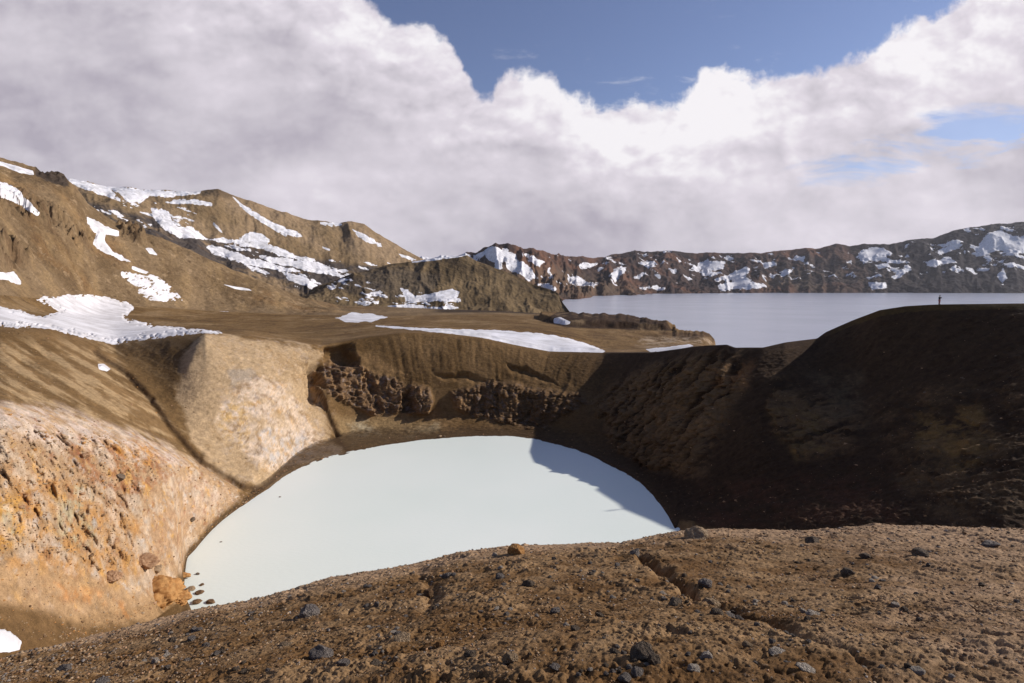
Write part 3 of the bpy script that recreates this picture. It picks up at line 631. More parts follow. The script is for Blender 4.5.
# ================================================================== FARTHER HILLS
def hill(name, lns, ns, lo, hi, step, ridge_i, amp, sc, amp2, sc2, colf, mat, gull=0., gsc=0.):
    th = cols(lo, hi, step)
    kn = []
    for i, l in enumerate(lns):
        r, z = line(l, th); w = 3 if i == ridge_i else 15
        kn.append((smooth(r, w), smooth(z, w)))
    kn.append((kn[-1][0] * 1.25, kn[-1][1] - .12 * kn[-1][0])); ns = ns + [12]
    X, Y, Z, kr, S = loft(kn, ns, th)
    Z0 = Z.copy()
    rm = 1 - .75 * np.exp(-((S - ridge_i) / .10) ** 2)
    rm = rm * sstep(0, .25, S)
    Z = Z + rm * (amp * fbm(X, Y, Z0, sc, 6, .55, off=hash_off(name)) + amp2 * fbm(X, Y, Z0, sc2, 5, .6, off=5, ridged=True))
    if gull:
        T = np.arctan2(X, Y); R = np.hypot(X, Y)
        Z = Z - rm * gull * (1 - fbm(T * R.mean(), R * .25, 0 * X, gsc, 4, .55, off=14, ridged=True))
    px, py = proj(X, Y, Z)
    col = colf(X, Y, Z, px, py, S)
    o = grid_mesh(name, X, Y, Z, col, mat)
    return X, Y, Z, px, py, S
FH_MAT = terrain_mat('distant_scree', .11, 2.0, .05, .36, .16)
# ---- brown mountain
def col_b(X, Y, Z, px, py, S):
    n = sstep(-.3, .3, fbm(X, Y, Z, 160, 5, .6, off=1)); c = gblend(np.broadcast_to(lin(126, 104, 76), X.shape + (3,)).copy(), n, lin(148, 124, 96))
    wxx = fbm(X, Y, Z, 60, 4, off=3) * 7
    band = sdpoly(px + wxx, py + wxx * .6, [(80, 200), (130, 212), (170, 222), (200, 236), (240, 244), (275, 252), (330, 262), (380, 268), (430, 270), (430, 312), (380, 306), (330, 296), (300, 296), (270, 284), (230, 272), (180, 250), (120, 226), (80, 212)])
    nb = sstep(-.45, -.05, fbm(X, Y, Z, 70, 5, .65, off=2))
    c = gblend(c, sstep(-3, 3, band) * nb * .92, lin(70, 64, 62))
    c = gblend(c, sstep(-1, 3, sdpoly(px, py, [(200, 186), (218, 186), (236, 196), (230, 200), (205, 196)])) * .6, lin(84, 70, 56))
    c = gblend(c, sstep(.15, .4, fbm(X, Y, Z, 40, 4, .7, off=8)) * .35, lin(116, 90, 62))
    return c * .95
B = [[(-250, None, 560, 30), (0, None, 580, 20), (100, None, 620, 5), (200, None, 680, -10), (300, 306, 760), (360, 312, 800), (440, 316, 860), (480, 318, 880)],
     [(-250, 190, 640), (0, 215, 680), (100, 222, 720), (160, 240, 770), (220, 262, 820), (260, 272, 850), (300, 280, 880), (340, 288, 920), (380, 298, 940), (420, 304, 960), (480, 312, 980)],
     [(-250, 175, 740), (0, 200, 780), (100, 208, 830), (160, 225, 880), (220, 245, 940), (260, 256, 970), (300, 264, 1010), (340, 272, 1050), (380, 280, 1080), (420, 292, 1100), (480, 300, 1120)],
     [(-250, 150, 900), (0, 165, 930), (60, 177, 960), (73, 179, 970), (102, 185.5, 1000), (140, 189.5, 1050), (190, 191, 1110), (205, 189.5, 1130), (218, 188.5, 1140), (232, 194.5, 1160), (259, 203.5, 1200), (285, 213, 1240), (311, 220.5, 1280), (340, 223, 1320), (352, 220.5, 1330), (364, 223, 1340), (376, 232, 1350), (393, 241.5, 1370), (417, 255.5, 1380), (440, 268, 1380), (480, 290, 1380)]]
bX, bY, bZ, bpx, bpyy, bS = hill('mountain_terrain', B, [60, 110, 190], -200, 480, .9, 3, 14, 220, 2.0, 50, col_b, FH_MAT, 8, 60)
GB = 'snow patches on the brown mountain'
for poly, lab, w in [
    ([(50, 173), (73, 178), (102, 185), (140, 189), (192, 190.5), (203, 189.5), (200, 194), (165, 198), (150, 196), (140, 203), (130, 203), (122, 196), (112, 190), (122, 202), (105, 196), (80, 188), (52, 179)], 'snowfield capping the left part of the mountain ridge', 1.2),
    ([(165, 202), (175, 199), (195, 199), (212, 203), (212, 206), (190, 204), (170, 204)], 'flat snow bar just under the ridge snowfield', .6),
    ([(150, 207), (168, 211), (172, 222), (180, 227), (192, 227), (205, 238), (222, 238), (232, 240), (240, 238), (262, 242), (262, 248), (230, 243), (205, 240), (180, 238), (165, 230), (152, 216)], 'long branching snowfield running down the middle of the mountain', 1.5),
    ([(232, 196), (245, 206), (258, 214), (268, 220), (280, 226), (300, 232), (303, 237), (295, 238), (272, 228), (255, 218), (240, 206)], 'long diagonal snow streak falling from the peak', .8),
    ([(262, 220), (275, 226), (288, 234), (286, 237), (272, 229), (260, 222)], 'narrow snow streak just below the long diagonal one', .5),
    ([(211, 220), (218, 226), (224, 234), (220, 232), (212, 224)], 'short thin snow streak under the peak', .4),
    ([(242, 236), (250, 231), (262, 233), (270, 240), (268, 244), (285, 250), (300, 256), (315, 259), (318, 262), (295, 260), (275, 254), (255, 247), (240, 246)], 'broad snow patch with a long tail right of the mountain centre', 1.2),
    ([(320, 222), (340, 222.5), (343, 225), (332, 227), (320, 224)], 'small snow cap in the saddle of the ridge', .5),
    ([(352, 229), (362, 233), (374, 239), (377, 244), (368, 243), (358, 237)], 'slanting snow lens below the right summit', .6),
    ([(376, 242), (381, 243), (382, 247), (377, 247)], 'small snow dot at the lower end of the slanting lens', .3),
    ([(399, 254), (408, 256), (417, 260), (412, 261), (402, 257)], 'snow sliver near the right foot of the mountain ridge', .5),
    ([(205, 246), (225, 247), (240, 254), (262, 260), (275, 264), (300, 270), (302, 273), (280, 271), (262, 268), (240, 262), (215, 256)], 'winding snow band in the dark lava hollow', 2.0),
    ([(260, 256), (280, 258), (320, 262), (330, 268), (345, 276), (350, 281), (325, 274), (295, 268), (270, 262)], 'long thin snow ribbon along the upper edge of dark lava', 1.6),
    ([(282, 272), (305, 276), (318, 286), (330, 296), (320, 296), (306, 286), (288, 280)], 'snow patch beside the dark lava knoll', 1.2),
    ([(340, 282), (356, 282), (366, 288), (378, 290), (380, 296), (362, 293), (372, 300), (362, 304), (350, 294), (338, 284)], 'forked snow patch below the dark crag', 1.2),
    ([(312, 300), (335, 298), (365, 302), (400, 302), (425, 304), (415, 307), (380, 307), (350, 309), (325, 305)], 'snow strip along the foot of the dark crags', 1.4),
    ([(335, 270), (345, 269), (350, 271), (342, 273)], 'tiny snow fleck above the dark crag', .4),
    ([(160, 214), (175, 222), (170, 226), (150, 216), (140, 212)], 'snow finger touching the left side of the branching snowfield', .8),
    ([(100, 209), (112, 213), (112, 216), (102, 212)], 'small snow fleck at the left end of the dark band', .4),
    ([(322, 246), (330, 249), (330, 251), (322, 248)], 'small snow fleck on the bare slope below the saddle', .4),
    ([(328, 259), (340, 260), (342, 262), (330, 262)], 'little level snow fleck on the lower slope', .4)]:
    snow_from(bX, bY, bZ, bpx, bpyy, poly, 'snow_patch', lab, GB, warp=w * .8, thick=1.2, speck=.09)
# loose thin streaks between the larger patches
T__ = np.arctan2(bX, bY) * 1000; R__ = np.hypot(bX, bY)
sf_ = fbm(bpx * 1.0, (bpyy - .35 * bpx) * 3.2, 0 * bX, 22, 5, .62, off=91)
rg = np.maximum(sdpoly(bpx, bpyy, [(215, 236), (300, 252), (330, 262), (400, 262), (430, 275), (430, 305), (350, 305), (290, 285), (230, 262)]), sdpoly(bpx, bpyy, [(90, 196), (200, 210), (230, 236), (150, 232), (95, 210)]))
fb = np.minimum((sf_ - .20) * 22, rg * .3)
snow_from(bX, bY, bZ, bpx, bpyy, None, 'snow', 'thin broken snow streaks between the patches on the brown mountain', None, warp=.6, thick=2, kind='stuff', cat='snow', fld=fb)
# ---- dark headland hill
def col_c(X, Y, Z, px, py, S):
    n = sstep(-.3, .3, fbm(X, Y, Z, 60, 5, .6, off=1)); c = gblend(np.broadcast_to(lin(104, 86, 62), X.shape + (3,)).copy(), n, lin(134, 112, 82))
    c = gblend(c, sstep(-.1, .2, fbm(X, Y, Z, 30, 5, .7, off=4)) * sstep(2.0, 2.6, S) * .7, lin(84, 70, 54))
    c = gblend(c, sstep(-3, 3, sdpoly(px, py, [(360, 272), (400, 268), (440, 275), (430, 300), (380, 298)])) * .5, lin(98, 88, 78))
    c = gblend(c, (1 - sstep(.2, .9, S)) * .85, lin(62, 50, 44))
    c = gblend(c, sstep(-2, 2, sdpoly(px, py, [(330, 280), (350, 276), (385, 284), (375, 300), (345, 292)])) * .5, lin(78, 70, 66))
    return c * .8
Cc = [[(300, 306, 600), (380, 313, 640), (440, 318, 680), (500, 320, 700), (566, 322, 740), (600, 330, 760)],
      [(300, 303, 660), (340, 302, 700), (400, 303, 740), (450, 303, 760), (500, 305, 780), (540, 308, 790), (566, 316, 780), (600, 326, 790)],
      [(300, 300, 700), (340, 288, 760), (400, 285, 820), (450, 280, 860), (500, 286, 870), (540, 298, 850), (566, 313, 810), (600, 324, 810)],
      [(300, 292, 900), (330, 281, 900), (350, 274, 900), (372, 268.5, 920), (390, 263.5, 930), (411, 260.5, 940), (440, 257.5, 950), (467, 254.5, 960), (476, 260, 950), (492, 266, 950), (508, 272, 940), (533, 283, 920), (551, 289, 900), (558, 292.5, 880), (563, 302, 850), (568.5, 309, 830), (576, 318, 825), (600, 322, 820)]]
cX, cY, cZ, cpx, cpy, cS = hill('headland_terrain', Cc, [40, 80, 150], 296, 600, .7, 3, 5, 90, 1.2, 30, col_c, FH_MAT, 6, 55)
GC = 'snow patches on the dark headland'
sf_ = fbm(cpx, (cpy - .2 * cpx) * 3.2, 0 * cX, 20, 5, .62, off=95)
fb = np.minimum((sf_ - .12) * 22, sdpoly(cpx, cpy, [(325, 285), (345, 278), (372, 285), (395, 292), (470, 292), (470, 308), (400, 308), (340, 304)]) * .3)
snow_from(cX, cY, cZ, cpx, cpy, None, 'snow', 'thin broken snow streaks on the lower slopes of the dark headland', None, warp=.6, thick=2, kind='stuff', cat='snow', fld=fb)
for poly, lab, w in [
    ([(400, 288), (408, 290), (415, 296), (440, 292), (452, 288), (460, 292), (455, 300), (430, 302), (405, 302), (404, 294)], 'snow patch lying in the bowl of the dark headland', 1.5),
    ([(440, 257), (420, 259.5), (411, 261), (412, 263), (435, 260.5), (460, 257), (467, 255)], 'thin snow edging along the crest of the headland', .3),
    ([(386, 306), (410, 304), (440, 307), (445, 310), (420, 309), (395, 308)], 'snow strip below the bowl of the headland', .7)]:
    snow_from(cX, cY, cZ, cpx, cpy, poly, 'snow_patch', lab, GC, warp=w * .7, thick=1.0, speck=.08)
# ---- far range across the lake
def col_d(X, Y, Z, px, py, S):
    n = sstep(-.3, .3, fbm(X, Y, Z, 300, 5, .6, off=1)); c = gblend(np.broadcast_to(lin(72, 58, 54), X.shape + (3,)).copy(), n, lin(96, 76, 66))
    rs = sstep(-.15, .3, fbm(X, Y, Z, 420, 5, .65, off=6)) * (1 - sstep(820, 900, px))
    c = gblend(c, rs * .8, lin(142, 100, 76))
    c = gblend(c, sstep(-10, 10, sdpoly(px, py, [(480, 250), (500, 262), (560, 270), (620, 285), (640, 292), (600, 296), (540, 296), (500, 290)])) * .6, lin(128, 108, 86))
    c = gblend(c, sstep(-8, 8, sdpoly(px, py, [(760, 262), (860, 262), (930, 275), (920, 292), (760, 292)])) * .5 * n, lin(112, 94, 72))
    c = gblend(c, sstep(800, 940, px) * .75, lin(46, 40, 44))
    c = gblend(c, sstep(.1, .35, fbm(X, Y, Z, 240, 5, .7, off=16)) * .7, lin(44, 36, 38))
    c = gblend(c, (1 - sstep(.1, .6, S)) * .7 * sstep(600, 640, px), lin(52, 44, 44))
    return c * .62
D = [[(300, None, 1900, -30), (417, None, 1900, -30), (500, None, 1800, -56), (566, None, 1700, -56), (585, None, 2050, -56), (615, None, 2500, -56), (648, None, 3150, -56), (700, None, 3650, -56), (1024, None, 3750, -56), (1500, None, 3700, -56)],
     [(300, 285, 2050), (417, 285, 2050), (500, 288, 2050), (566, 294, 2000), (615, 290, 2850), (648, 287, 3500), (700, 284, 4000), (800, 283, 4050), (900, 282, 4050), (1024, 281, 4000), (1500, 280, 4000)],
     [(300, 268, 2400), (417, 268, 2400), (500, 268, 2400), (540, 272, 2500), (580, 275, 3000), (620, 272, 3600), (700, 269, 4350), (800, 266, 4400), (900, 262, 4400), (1024, 255, 4350), (1500, 255, 4300)],
     [(300, 258, 2700), (417, 257, 2700), (440, 256, 2700), (462, 252.5, 2700), (475, 251.5, 2700), (484, 245.5, 2700), (495, 243, 2700), (508, 241, 2700), (515, 244, 2750), (522, 247, 2800), (533, 247, 2900), (549, 251.5, 3100), (560, 256.4, 3400), (582, 254.7, 3700), (604, 257, 4100), (615, 253, 4300), (637, 250.6, 4600), (667, 250, 4700), (702, 252, 4800), (763, 251.6, 4800), (798, 248, 4800), (817, 247.5, 4800), (836, 242, 4800), (850, 244.5, 4800), (864, 242, 4800), (890, 243, 4800), (915, 238, 4800), (934, 238, 4800), (953, 230, 4800), (985, 225, 4800), (997, 223, 4800), (1024, 221, 4800), (1200, 212, 4700), (1500, 225, 4600)]]
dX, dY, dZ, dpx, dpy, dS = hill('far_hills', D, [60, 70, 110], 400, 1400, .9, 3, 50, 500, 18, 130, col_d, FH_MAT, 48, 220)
# snow on the far range: nobody could count it
fld = np.full(dpx.shape, -50.0)
for poly in [
    [(417, 256), (440, 254), (465, 251), (474, 256), (445, 259), (420, 259)],
    [(484, 250), (492, 246), (505, 250), (515, 254), (516, 262), (500, 263), (488, 260), (486, 254)],
    [(506, 262), (522, 262), (532, 270), (538, 278), (530, 280), (516, 272), (506, 268)],
    [(520, 252), (533, 256), (544, 262), (540, 266), (528, 260)],
    [(536, 284), (548, 283), (556, 290), (545, 290)], [(552, 264), (548, 270), (553, 278), (548, 272)],
    [(568, 279), (578, 276), (586, 282), (598, 284), (594, 287), (580, 285), (570, 284)],
    [(580, 264), (598, 262), (600, 264), (590, 268), (580, 268)], [(610, 276), (618, 268), (628, 266), (625, 272), (618, 276), (615, 282)],
    [(632, 278), (645, 272), (640, 280)], [(640, 262), (655, 260), (655, 266), (645, 266)], [(655, 275), (662, 276), (660, 280)],
    [(688, 270), (700, 262), (715, 260), (725, 262), (722, 268), (705, 272)], [(712, 280), (730, 274), (745, 266), (752, 268), (745, 278), (765, 286), (755, 290), (738, 288), (722, 292), (718, 286), (730, 282)],
    [(700, 272), (720, 272), (715, 276), (702, 276)], [(760, 262), (775, 260), (778, 266), (765, 268)], [(780, 272), (795, 268), (792, 274), (782, 276)],
    [(862, 248), (885, 247), (890, 254), (880, 260), (862, 262), (858, 256)], [(885, 260), (905, 261), (903, 264), (888, 263)], [(870, 284), (885, 282), (888, 288), (872, 290)],
    [(890, 278), (905, 268), (910, 270), (895, 280)], [(925, 262), (950, 258), (955, 262), (930, 266)], [(938, 250), (958, 242), (962, 246), (950, 253), (940, 254)],
    [(975, 252), (985, 236), (1000, 230), (1012, 236), (1030, 236), (1040, 248), (1020, 254), (1000, 250), (985, 256)], [(998, 276), (1003, 270), (1007, 278), (1002, 283)],
    [(842, 262), (852, 260), (852, 264), (844, 264)], [(640, 288), (655, 285), (665, 288), (650, 290)], [(795, 258), (805, 256), (803, 262)]]:
    fld = np.maximum(fld, sdpoly(dpx, dpy, poly))
hn = fbm(dX, dY, dZ, 130, 5, .62, off=77)
fld = np.maximum(fld, (hn - .27 + .07 * sstep(780, 900, dpx)) * 22 - 30 * (1 - (1 - np.exp(-((dS - 3) / .05) ** 2)) * sstep(.9, 1.5, dS))) + .2 + 10 * (fbm(dX, dY, dZ, 90, 4, .6, off=3)) * .35
fld = np.where((dpx < 1350) & (dpy < 291.5) | (dpx < 640), fld, -50)
snow_from(dX, dY, dZ, dpx, dpy, None, 'snow', 'scattered broken snow across the dark far range', None, warp=1.3, thick=6, kind='stuff', cat='snow', fld=fld)

tick('WATER')
if _flecks:
    VV = []; TT = []; nv = 0
    for V0, T0 in _flecks:
        used = np.unique(T0); rm_ = np.zeros(len(V0), np.int64); rm_[used] = np.arange(len(used)); VV.append(V0[used]); TT.append(rm_[T0] + nv); nv += len(used)
    VV = np.concatenate(VV); TT = np.concatenate(TT); me = bpy.data.meshes.new('snow'); me.from_pydata(VV.tolist(), [], TT.tolist()); me.materials.append(SNOW)
    o = bpy.data.objects.new('snow', me); C.objects.link(o); o['label'] = 'crumbs of melting snow round the edges of the larger patches'; o['category'] = 'snow'; o['kind'] = 'stuff'
# ================================================================== WATER
def water_mat(name, c, rough, bump, bscale, spec=.5, c2=None, grad=None):
    m = bpy.data.materials.new(name); m.use_nodes = True; nt = m.node_tree; n = nt.nodes; L = nt.links; n.clear()
    out = n.new('ShaderNodeOutputMaterial'); bs = n.new('ShaderNodeBsdfPrincipled'); L.new(bs.outputs[0], out.inputs[0])
    bs.inputs['Roughness'].default_value = rough; bs.inputs['Specular IOR Level'].default_value = spec; bs.inputs['IOR'].default_value = 1.33
    tc = n.new('ShaderNodeTexCoord'); nz = n.new('ShaderNodeTexNoise'); nz.inputs['Scale'].default_value = bscale * .02; nz.inputs['Detail'].default_value = 5
    L.new(tc.outputs['Object'], nz.inputs['Vector'])
    rp = n.new('ShaderNodeValToRGB'); rp.color_ramp.elements[0].position = .35; rp.color_ramp.elements[1].position = .65
    rp.color_ramp.elements[0].color = (*c, 1); rp.color_ramp.elements[1].color = (*(c2 or c), 1)
    L.new(nz.outputs[0], rp.inputs[0]); L.new(rp.outputs[0], bs.inputs['Base Color'])
    mp = n.new('ShaderNodeMapping'); mp.inputs['Scale'].default_value = (1, 2.2, 1); mp.inputs['Rotation'].default_value = (0, 0, .5)
    L.new(tc.outputs['Object'], mp.inputs[0])
    nb = n.new('ShaderNodeTexNoise'); nb.inputs['Scale'].default_value = bscale; nb.inputs['Detail'].default_value = 4; L.new(mp.outputs[0], nb.inputs['Vector'])
    bp = n.new('ShaderNodeBump'); bp.inputs['Distance'].default_value = bump; bp.inputs['Strength'].default_value = 1
    L.new(nb.outputs[0], bp.inputs['Height']); L.new(bp.outputs[0], bs.inputs['Normal'])
    return m
def sheet(name, pts, z, mat):
    bm = bmesh.new(); vs = [bm.verts.new((x, y, 0)) for x, y in pts]; f = bm.faces.new(vs); 
    if f.normal.z < 0: f.normal_flip()
    f.normal_update()
    if f.normal.z < 0: f.normal_flip()
    me = bpy.data.meshes.new(name); bm.to_mesh(me); bm.free(); me.materials.append(mat)
    o = bpy.data.objects.new(name, me); o.location = (0, 0, z); C.objects.link(o); o['kind'] = 'structure'; return o
MILK = water_mat('milky_water', (.77, .81, .725), .35, .02, 1.2, .25, (.84, .855, .775))
sheet('crater_lake', [(-8 + 62 * math.cos(a), 92 + 62 * math.sin(a)) for a in np.linspace(0, 2 * math.pi, 96, endpoint=False)], WZ, MILK)
LAKE = water_mat('lake_water', (.33, .345, .40), .22, .22, .35, .5, (.38, .39, .45))
sheet('lake', [(20, 190), (700, 190), (6500, 3000), (6500, 6000), (-500, 6000), (-330, 1500), (20, 560)], LZ, LAKE)

tick('ROCKS')
# ================================================================== ROCKS
def rock_mesh(seed, sub=3, flat=.7, rough=.42, cuts=6):
    r = random.Random(seed); bm = bmesh.new(); bmesh.ops.create_icosphere(bm, subdivisions=sub, radius=1)
    if sub > 4: cuts = 0
    off = Vector((r.uniform(0, 99), r.uniform(0, 99), r.uniform(0, 99)))
    planes = []
    for k in range(cuts):
        d = Vector((r.gauss(0, 1), r.gauss(0, 1), r.gauss(0, 1))).normalized(); planes.append((d, r.uniform(.55, .85)))
    for v_ in bm.verts:
        p = v_.co.copy()
        for d, h in planes:
            q = p.dot(d)
            if q > h: p -= d * (q - h) * .92
        n_ = mnoise.fractal(p * 1.4 + off, 1.0, 2.0, 4)
        n2_ = mnoise.noise(p * 5 + off)
        p *= 1 + rough * n_ * .5 + .05 * n2_
        if sub > 4: p *= 1 + .10 * abs(mnoise.fractal(p * 1.9 + off, 1.0, 2.0, 5)) * 2 - .08 + .22 * mnoise.noise(p * .9 + off)
        p.z *= flat; v_.co = p
    me = bpy.data.meshes.new('rock'); bm.to_mesh(me); bm.free()
    for p in me.polygons: p.use_smooth = sub > 3
    return me
def rmat(name, a, b): return simple_mat(name, tuple(lin(*a) * .75), .92, tuple(lin(*b) * .75), 3.0, .15, .10, 5)
RM = {'grey': rmat('grey_stone', (124, 112, 104), (156, 144, 134)), 'dark': rmat('dark_stone', (106, 90, 74), (138, 120, 102)),
      'tan': rmat('tan_stone', (160, 132, 100), (192, 164, 132)), 'orange': rmat('orange_stone', (172, 118, 66), (208, 156, 98)),
      'pale': rmat('pale_stone', (196, 178, 158), (220, 204, 186)), 'brown': rmat('brown_stone', (112, 84, 60), (144, 112, 80)), 'rust': rmat('rust_stone', (164, 122, 88), (198, 158, 122))}
protos = {}
def proto(k, seed, sub=3):
    key = (k, seed, sub)
    if key not in protos:
        me = rock_mesh(seed * 13 + 5, sub, random.Random(seed).uniform(.6, .85)); me.materials.append(RM[k]); protos[key] = me
    return protos[key]
# placement on a relief by sight line: nearest grid vertex in view that is in front
def hit(gx, gy, gz, gpx, gpy, a, b, rows=None):
    d = (gpx - a) ** 2 + (gpy - b) ** 2
    if rows is not None: d[rows[0]:rows[1]] = d[rows[0]:rows[1]]; 
    m = d < 9
    if not m.any(): i = np.unravel_index(np.argmin(d), d.shape)
    else:
        R = np.where(m, np.hypot(gx, gy), 1e9); i = np.unravel_index(np.argmin(R + d * .05), R.shape)
    return Vector((gx[i], gy[i], gz[i]))
def put_rock(p, wpx, kind, seed, label, group=None, name='rock', tall=1.0, sink=.25, sub=3, cat='rock', lean=None):
    dist = p.length; r = wpx / 2 / FPX * dist * (dist and 1)
    o = bpy.data.objects.new(name, proto(kind, seed, sub)); C.objects.link(o)
    rr = random.Random(seed * 7 + int(wpx * 10))
    o.scale = (r * rr.uniform(.95, 1.1), r * rr.uniform(.75, 1.0), r * tall)
    o.rotation_euler = (rr.uniform(-.3, .3), rr.uniform(-.3, .3), rr.uniform(-.5, .5)) if lean is None else lean
    o.location = p + Vector((0, 0, r * tall * (.62 - sink * 1.2)))
    o['label'] = label; o['category'] = cat
    if group: o['group'] = group
    return o
fgh = (fgX, fgY, fgZ, fgpx, fgpy)
inview = (fgS > 1.9) & (fgS < 4.6)
for a, b, w, k, sd, tall, lab in [
    (308, 612, 17, 'grey', 1, 1.0, 'grey slanted stone standing on the left foreground slope, largest there'),
    (322, 649, 20, 'grey', 2, .8, 'flat grey stone low on the left foreground slope'),
    (286, 642, 12, 'tan', 3, .9, 'tan lump of rock left of the flat grey stone'),
    (402, 638, 15, 'tan', 4, .8, 'rounded pinkish tan stone in the middle of the foreground slope'),
    (441, 642, 9, 'orange', 5, .9, 'small bright orange stone in the foreground soil'),
    (343, 667, 10, 'grey', 6, .8, 'small light grey stone below the flat grey one'),
    (396, 668, 9, 'orange', 7, .9, 'small orange brown pebble near the bottom edge'),
    (376, 660, 10, 'dark', 8, .9, 'dark grey stone beside a cluster of pebbles'),
    (470, 654, 12, 'dark', 9, .8, 'dark stone near the bottom of the slope, left of centre'),
    (486, 636, 10, 'brown', 10, .8, 'brown square stone just left of the ochre boulder clump'),
    (517, 550, 18, 'orange', 11, .9, 'ochre boulder sitting on the crest against the milky lake'),
    (528, 582, 11, 'dark', 12, 1.0, 'dark grey stone below the ochre crest boulder'),
    (555, 608, 11, 'grey', 13, .8, 'grey stone in open soil right of the dark one'),
    (575, 624, 9, 'dark', 14, .8, 'small dark stone in open soil at the slope centre'),
    (510, 658, 15, 'tan', 15, .9, 'round ochre tan boulder near the bottom edge'),
    (556, 664, 12, 'grey', 16, .6, 'flat blue grey stone near the bottom edge'),
    (615, 651, 10, 'dark', 17, 1., 'dark stone left of the dark rock cluster'),
    (643, 656, 22, 'dark', 18, .9, 'large dark jagged rock, biggest of the dark cluster'),
    (654, 663, 12, 'dark', 19, 1.1, 'dark block leaning on the right of the large jagged rock'),
    (637, 672, 11, 'grey', 20, 1.1, 'grey stone at the foot of the dark cluster'),
    (625, 678, 12, 'grey', 21, 1., 'grey brown stone at the bottom edge under the dark cluster'),
    (697, 532, 22, 'tan', 22, .6, 'pale flat boulder on the crest in front of the dark crater wall'),
    (635, 553, 11, 'grey', 23, 1., 'grey stone at the head of the gully'),
    (711, 598, 17, 'tan', 24, 1.3, 'pale upright wedge shaped stone in the gully'),
    (706, 584, 14, 'grey', 25, .9, 'grey crumbly stone above the pale wedge stone'),
    (675, 604, 13, 'dark', 26, .6, 'flat dark stone left of the gully'),
    (717, 613, 13, 'dark', 27, .8, 'dark stone in the gully below the pale wedge stone'),
    (731, 612, 11, 'grey', 28, .8, 'grey stone in the gully right of the dark one'),
    (707, 656, 12, 'pale', 29, 1.0, 'bright upright stone near the lower middle of the slope'),
    (694, 667, 11, 'pale', 30, .7, 'pale orange flat stone by the bright upright stone'),
    (748, 645, 9, 'tan', 31, .9, 'small pale stone right of the gully stones'),
    (813, 614, 11, 'pale', 32, .6, 'whitish stone on the right of the slope'),
    (777, 651, 13, 'pale', 33, .5, 'pale flat slab of stone below the gully'),
    (806, 666, 15, 'pale', 34, .5, 'long pale stone near the bottom edge'),
    (848, 572, 11, 'dark', 35, .8, 'dark stone embedded in the right slope, upper one'),
    (920, 554, 12, 'dark', 36, .8, 'dark stone under the crest at the right'),
    (988, 541, 14, 'grey', 37, .6, 'flat grey stone right below the crest at the right'),
    (812, 541, 11, 'dark', 38, .8, 'dark stone directly under the crest, right of the pale boulder'),
    (916, 672, 9, 'pale', 39, .8, 'small pale oval stone at the bottom right'),
    (865, 557, 9, 'dark', 40, .8, 'small dark stone between the two larger dark ones'),
    (500, 577, 9, 'grey', 41, .8, 'small grey stone below the crest, left of the dark grey one'),
    (446, 574, 11, 'grey', 42, .7, 'grey flat stone beneath the crest left of centre'),
    (428, 590, 11, 'brown', 43, 1.1, 'brown knob of soil and rock in a hollow below the crest'),
    (600, 612, 8, 'dark', 44, .9, 'dark pebble between the flat dark and the small dark stones'),
    (63, 666, 10, 'grey', 45, .7, 'grey stone at the left edge of the foreground slope'),
    (100, 680, 12, 'grey', 46, .5, 'pale grey stone cut off by the bottom edge at the left')]:
    p = hit(*fgh, a, b + w * .2)
    put_rock(p, w, k, sd, lab, None, 'rock', tall, sub=4)
# smaller stones nobody can tell apart
small = []
gG = {'grey': ('small grey stone scattered on the foreground slope', 'small grey stones on the foreground slope'),
      'dark': ('small dark stone scattered on the foreground slope', 'small dark stones on the foreground slope'),
      'pale': ('small pale stone scattered on the foreground slope', 'small pale stones on the foreground slope')}
spots = []
cl = [(590, 575, 35, 14), (690, 590, 45, 16), (720, 610, 30, 14), (620, 665, 30, 14), (380, 655, 16, 12), (780, 630, 30, 22), (370, 620, 70, 25), (870, 600, 90, 35), (500, 600, 60, 30), (200, 650, 60, 15)]
for i in range(250):
    if i < 170:
        c = cl[i % len(cl)]; a = random.gauss(c[0], c[2] * .7); b = random.gauss(c[1], c[3] * .7)
    else: a = random.uniform(150, 1020); b = random.uniform(555, 680)
    cy_ = np.interp(a, [c[0] for c in CREST], [c[1] for c in CREST])
    if b < cy_ + 4 or b > 682 or a < 5 or a > 1020: continue
    k = random.choice(['grey', 'grey', 'dark', 'pale'])
    p = hit(*fgh, a, b); lab, g = gG[k]
    put_rock(p, random.uniform(3, 6.5), k, 100 + i % 9, lab, g, 'stone', random.uniform(.6, 1.), sub=3, cat='stone')
